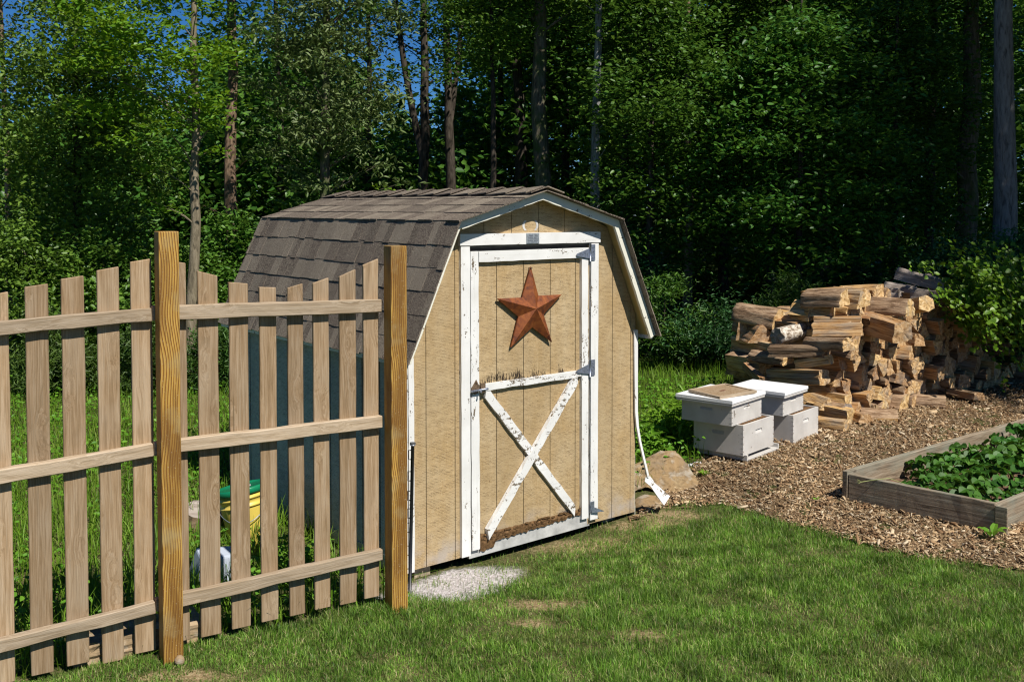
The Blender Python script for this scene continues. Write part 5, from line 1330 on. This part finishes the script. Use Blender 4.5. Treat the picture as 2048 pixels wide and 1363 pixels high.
def dup(o, name, x, y, rz, s, label, group=None):
    c = o.copy(); C.objects.link(c); c.location = (x, y, gz1(x, y)-.05); c.rotation_euler = (0, 0, rz); c.scale = (s, s, s*R.uniform(.92, 1.08)); c.name = name; c['label'] = label
    if group: c['group'] = group
    for ch in o.children: d = ch.copy(); C.objects.link(d); d.parent = c
    return c
def zz(py, y): return CAM_Z+(416-py)/F_PX*y      # height of a photo row at a distance

# left side of the wood
y = 12.4; tree('maple_tree', 'slender young maple with pale trunk and yellow green leaves behind left fence post', PX(378, y), y, .075, 6.6, 'pale', 'yellow', (2.5, 6.2, 1.0, .95, -.25, -.35), 74, 75, .085, 21, lean=(.016, 0), curve=(.03, 0), crad=(.18, .40), flat=.38, limbs=20,
     low=((-.25, -.1, zz(415, y), .20), (-.42, -.1, zz(400, y), .16), (.35, -.1, zz(245, y), .22), (.30, .0, zz(300, y), .20), (-.2, -.2, zz(310, y), .22), (-.9, 0, zz(120, y), .3), (-.7, 0, zz(200, y), .3), (.1, -.1, zz(250, y), .22)))
y = 13.6; tree('poplar_tree', 'tall leafy mid green tree filling the left of the photo', PX(155, y), y, .07, 6.4, 'dark', 'mid', (1.1, 5.4, 1.25, 1.0, .0, 0), 185, 70, .085, 22, crad=(.22, .45), flat=.7, tilt=.9, droop=.5)
y = 15.0; tree('ash_tree', 'thin brown trunked tree at the far left edge', PX(18, y), y, .06, 7.5, 'brown', 'olive', (3.6, 7.4, 1.7, 1.4, .1, 0), 85, 65, .085, 23, lean=(-.01, 0), crad=(.25, .5))
y = 15.4; tree('oak_tree', 'straight rough brown trunk between the pale maple and the shed roof', PX(467, y), y, .115, 9.0, 'brown', 'dark', (4.3, 9.0, 1.5, 1.2, .1, -.5), 74, 70, .10, 24, lean=(-.004, 0), crad=(.3, .6), low=((.3, -.3, 1.7, .35), (-.4, -.2, 2.2, .35), (.35, -.3, 2.9, .3)))
y = 13.4; tree('cherry_tree', 'tree with layered drooping olive leaves right above the shed roof', PX(655, y), y, .088, 7.2, 'mossy', 'olive', (2.3, 6.0, 1.12, .9, .05, -.25), 98, 66, .095, 25, lean=(.002, 0), curve=(-.02, 0), asp=.36, tilt=.8, droop=.9, crad=(.20, .42), flat=.36, limbs=34,
     low=((-.85, -.1, zz(175, y), .30), (-.5, -.1, zz(200, y), .3), (.85, 0, zz(195, y), .30), (-.75, 0, zz(300, y), .3), (-.5, 0, zz(340, y), .28), (.7, 0, zz(330, y), .32), (.95, -.1, zz(370, y), .25), (.4, 0, zz(300, y), .3), (-.3, 0, zz(270, y), .26), (.6, 0, zz(240, y), .26)))
y = 19.0; tree('forked_tree', 'dark forked tree standing against the blue sky patch', PX(853, y), y, .12, 9.0, 'dark', 'dark', (4.3, 9.0, 1.35, 1.1, -.25, 0), 70, 55, .11, 26, lean=(.012, 0), curve=(-.10, 0), fork=((3.0, -.75, 0, .075),), crad=(.25, .5), flat=.5)
y = 20.0; tree('forked_tree', 'dark curved tree just right of the forked one', PX(915, y), y, .12, 9.5, 'dark', 'mid', (4.8, 9.5, 1.2, 1.1, .35, 0), 62, 55, .11, 27, lean=(-.006, 0), curve=(-.16, 0), fork=((3.6, .45, 0, .06),), crad=(.25, .5), flat=.5)
# right of the shed ridge: deep shade
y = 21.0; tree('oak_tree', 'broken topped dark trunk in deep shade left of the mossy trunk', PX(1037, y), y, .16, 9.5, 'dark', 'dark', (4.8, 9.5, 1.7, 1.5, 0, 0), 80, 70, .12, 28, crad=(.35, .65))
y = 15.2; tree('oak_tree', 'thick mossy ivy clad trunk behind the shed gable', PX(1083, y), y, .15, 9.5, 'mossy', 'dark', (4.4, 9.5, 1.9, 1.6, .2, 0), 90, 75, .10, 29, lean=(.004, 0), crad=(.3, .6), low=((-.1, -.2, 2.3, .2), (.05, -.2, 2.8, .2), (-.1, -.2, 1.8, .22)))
y = 14.3; tree('birch_tree', 'slim chalky grey trunk right of the shed gable', PX(1187, y), y, .082, 8.5, 'white', 'mid', (4.7, 8.5, 1.5, 1.3, .3, .2), 60, 75, .09, 30, lean=(-.001, 0), curve=(.05, 0), crad=(.25, .5), low=((.25, -.2, 3.4, .25), (.05, -.35, zz(330, 14.3), .22), (-.12, -.35, zz(365, 14.3), .24), (.15, -.3, zz(300, 14.3), .16), (.1, -.2, zz(90, 14.3), .2)))
y = 18.0; tree('maple_tree', 'thin dark trunked maple between the grey trunk and the dark thicket', PX(1375, y), y, .085, 8.5, 'brown', 'dark', (2.9, 8.5, 1.7, 1.5, .2, 0), 150, 80, .10, 31, crad=(.3, .55), flat=.45)
y = 17.0; tree('maple_tree', 'brown trunked maple above the woodpile half hidden by leaves', PX(1648, y), y, .10, 8.5, 'brown', 'dark', (2.2, 8.5, 1.9, 1.6, 0, -.3), 190, 80, .10, 32, crad=(.3, .55), flat=.42, clear=None)
y = 16.5; tree('oak_tree', 'ivy covered dark trunk just left of the big grey trunk', PX(1935, y), y, .19, 9.5, 'mossy', 'dark', (4.4, 9.5, 1.5, 1.4, .2, .2), 80, 75, .11, 33, crad=(.3, .6), low=((-.3, -.25, 1.6, .2), (-.33, -.2, 2.2, .2), (-.36, -.2, 2.7, .18), (-.33, -.2, 1.9, .18)))
y = 13.2; tree('beech_tree', 'big smooth grey tree trunk at the right edge behind the woodpile', PX(2003, y), y, .165, 10.0, 'grey', 'dark', (5.6, 10.0, 1.9, 1.8, .5, 0), 70, 75, .10, 34, lean=(.008, 0), crad=(.3, .6))
y = 14.2; tree('maple_tree', 'dark green maple thicket hanging over the meadow right of the shed', PX(1300, y), y, .06, 5.8, 'dark', 'dark', (.9, 5.9, 1.15, 1.0, .1, 0), 140, 75, .095, 35, crad=(.25, .5), flat=.42)
y = 13.4; tree('maple_tree', 'low branched maple sapling just behind the left end of the woodpile', PX(1600, y), y, .055, 5.2, 'dark', 'dark', (.9, 5.0, 1.45, .9, .05, 0), 170, 75, .098, 36, crad=(.25, .5), flat=.36)
y = 14.8; tree('maple_tree', 'shaded maple sapling left of the ivy covered trunk', PX(1790, y), y, .05, 6.0, 'dark', 'dark', (1.2, 5.6, 1.15, .9, 0, 0), 130, 75, .095, 37, crad=(.25, .5), flat=.36)
y = 15.5; tree('maple_tree', 'yellowish lit maple crown high above the shed gable', PX(985, y), y, .06, 7.0, 'dark', 'mid', (4.0, 6.6, .85, .8, 0, 0), 60, 75, .09, 38, crad=(.22, .42))
# shrubs along the edge of the wood
def shrub(name, label, px, y, rx, h, leaf, n, per, ls, seed, asp=.55, flat=.6, tilt=.7, droop=.3, crad=(.14,.30), ry=None):
    return tree(name, label, PX(px, y), y, .022, h*.8, 'dark', leaf, (-.05, h, rx, ry or rx*.7, 0, 0), n, per, ls, seed, crad=crad, flat=flat, tilt=tilt, droop=droop, asp=asp, limbs=16, cat='shrub')
shrub('shrub', 'tall leafy shrub at the left edge behind the fence', 50, 12.4, .95, 2.1, 'mid', 90, 75, .075, 41)
shrub('shrub', 'dense green shrub seen over the second pair of pickets', 205, 12.6, .85, 1.9, 'mid', 80, 75, .08, 42)
shrub('shrub', 'leafy shrub right behind the left fence post', 330, 12.9, .8, 1.75, 'mid', 80, 70, .08, 43)
shrub('shrub', 'leafy shrub filling the gap left of the shed roof', 470, 13.2, .85, 2.1, 'mid', 90, 70, .085, 44)
shrub('shrub', 'bright leaved shrub peeping over the middle of the roof ridge', 790, 14.0, .8, 2.6, 'yellow', 60, 60, .10, 45)
shrub('shrub', 'leafy shrub behind the rear of the shed roof', 610, 14.2, .9, 2.3, 'mid', 80, 70, .085, 46)
shrub('fern_clump', 'feathery pale green clump behind the leftmost pickets', 105, 11.5, .50, 1.0, 'fern', 60, 70, .095, 47, asp=.16, flat=.8, tilt=1.0, droop=.7, crad=(.10, .2))
shrub('fern_clump', 'feathery green clump behind the pickets beside the left post', 285, 11.6, .45, .95, 'fern', 55, 70, .095, 48, asp=.16, flat=.8, tilt=1.0, droop=.7, crad=(.10, .2))
shrub('fern_clump', 'feathery clump at the far side of the meadow right of the left post', 425, 11.8, .40, .8, 'fern', 45, 70, .095, 49, asp=.16, flat=.8, tilt=1.0, droop=.7, crad=(.10, .2))
shrub('fern_clump', 'feathery fern like bush sticking up behind the woodpile', 1580, 12.6, .42, 1.30, 'fern', 60, 70, .10, 50, asp=.13, flat=.8, tilt=1.0, droop=.8, crad=(.10, .22))
shrub('shrub', 'dark wispy shrub right beside the shed eave', 1330, 13.2, .75, 1.35, 'dark', 60, 55, .085, 51, asp=.24, droop=.6)
shrub('shrub', 'low dark shrub between the shed and the woodpile', 1430, 13.0, .70, 1.0, 'blue', 55, 55, .080, 52, asp=.28, droop=.6)
shrub('shrub', 'feathery dark bush against the shade right of the shed roof', 1255, 14.2, .7, 1.9, 'blue', 70, 70, .085, 53, asp=.3)
shrub('shrub', 'dark shrub behind the middle of the woodpile', 1700, 13.6, .8, 1.5, 'blue', 70, 70, .08, 54)
shrub('shrub', 'broad bluish green bush behind the grey logs', 1900, 12.3, .80, 1.75, 'blue', 120, 85, .06, 55, ry=.5)
shrub('shrub', 'bluish green bush at the right edge in front of the grey trunk', 2040, 12.0, .60, 1.85, 'blue', 90, 85, .06, 56, ry=.5)
# vine scrambling over the right end of the pile
def vine():
    rr = np.random.default_rng(61); root = empty('vine', (PX(1985, 10.7), 10.7, .1)); tag(root, 'bright green climbing vine smothering the right end of the woodpile', 'vine')
    bm = bmesh.new(); pts = []
    for i in range(120):
        # strands start on the top and hang down over the front, others arch upwards
        u = rr.uniform(-.50, 1.3); top = Vector((PU.x*u, PU.y*u, rr.uniform(.85, 1.45)))+PN*rr.uniform(-.35, .12)
        if i % 4 == 0: end = top+Vector((rr.normal(-.15, .25), rr.normal(0, .2), rr.uniform(.05, .35)))
        else: end = top+PN*rr.uniform(.05, .28)+PU*rr.normal(0, .15)+Vector((0, 0, -rr.uniform(.12, .75)*min(1, .2+max(0, u+.42)*.9)))
        m = (top+end)/2+PN*rr.uniform(.02, .18)+Vector((0, 0, .12))
        cv = bez(top, m, end, 9); bm_tube(bm, cv, [.0035*(1-.6*k/8) for k in range(9)], 5, cap=False)
        for k in range(9):
            for _ in range(rr.integers(3, 9)): pts.append(np.array(cv[k])+rr.normal(0, .045, 3))
    from_bm('stems', bm, BK['dark'], root)
    pts = np.array(pts); V, F = leaf_arrays(pts, .058, .85, .75, .75, np.array([PN.x, PN.y, 0])*.8, .18, rr)
    np_mesh('leaves', V, F, LF['vine'], root)
vine()
# the far wood: one mass of leaves, lower where the sky shows through on the left
def far_wood():
    rr = np.random.default_rng(71); Ps = []; sz = []
    for n, ya, yb, m, ls, f in ((5600, 20.5, 31, 40, .19, 1.0), (3500, 32, 52, 36, .36, 1.5)):
        X = rr.uniform(-.92, .78, n); Y = rr.uniform(ya, yb, n); px = 1024+X*F_PX; X = X*Y
        row = np.where(px > 960, -150, np.where(px > 900, 190, np.where(px > 715, 275, np.where(px > 430, 110, 235))))   # how high it stands in each part of the wood
        top = CAM_Z+(416-row)/F_PX*np.minimum(Y, 30)+rr.normal(0, .5, n)
        Z = rr.random(n)**.9*top; r = rr.uniform(.4, .9, n)*f
        P = np.repeat(np.stack([X, Y, Z], -1), m, 0)+rr.normal(0, 1, (n*m, 3))*np.repeat(r, m)[:, None]*np.array([.55, .55, .32])
        P[:, 2] = np.maximum(P[:, 2], .1); Ps.append(P); sz.append(np.full(len(P), ls))
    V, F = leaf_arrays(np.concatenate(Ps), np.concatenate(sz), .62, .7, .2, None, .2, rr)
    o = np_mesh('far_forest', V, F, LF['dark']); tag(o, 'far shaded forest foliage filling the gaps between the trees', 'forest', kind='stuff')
far_wood()
for i, (px, y, r) in enumerate(((560, 22, .10), (738, 22, .09), (1130, 22, .12), (1250, 20, .10), (1450, 22, .11), (1540, 19.5, .09), (1760, 20, .10), (1860, 18, .10), (1000, 24, .11))):
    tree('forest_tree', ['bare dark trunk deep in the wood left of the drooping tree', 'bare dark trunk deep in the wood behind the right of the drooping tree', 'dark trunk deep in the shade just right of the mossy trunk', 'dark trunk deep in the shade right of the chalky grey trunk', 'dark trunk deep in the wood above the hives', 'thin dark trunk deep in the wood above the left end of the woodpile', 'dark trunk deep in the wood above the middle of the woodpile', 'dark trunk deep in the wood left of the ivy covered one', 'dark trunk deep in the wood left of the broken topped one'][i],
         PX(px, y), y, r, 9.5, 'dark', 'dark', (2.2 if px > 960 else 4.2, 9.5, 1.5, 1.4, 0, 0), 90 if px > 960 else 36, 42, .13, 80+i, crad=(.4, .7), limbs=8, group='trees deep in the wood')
# tall trees standing beyond the right edge, whose shade falls on the wood and the back of the woodpile
sh = tree('shade_tree', 'tall shade tree standing beyond the right edge nearest the woodpile', 9.0, 9.2, .22, 12.5, 'grey', 'dark', (2.8, 12.5, 2.7, 2.6, 0, 0), 230, 34, .17, 95, crad=(.5, .9), limbs=12, group='shade trees beyond the right edge')
for x, y, rz, s_, lb_ in ((11.2, 11.6, 1, 1.1, 'tall shade tree beyond the right edge, behind the nearest one'), (12.6, 7.6, 2, 1.15, 'tall shade tree beyond the right edge, farthest forward'), (9.6, 13.6, 3, 1.0, 'tall shade tree beyond the right edge beside the big grey trunk'), (14.6, 10.2, 4, 1.25, 'tall shade tree farthest out beyond the right edge'), (13.2, 14.4, 5, 1.15, 'tall shade tree beyond the right edge at the back')):
    dup(sh, 'shade_tree', x, y, rz, s_, lb_)
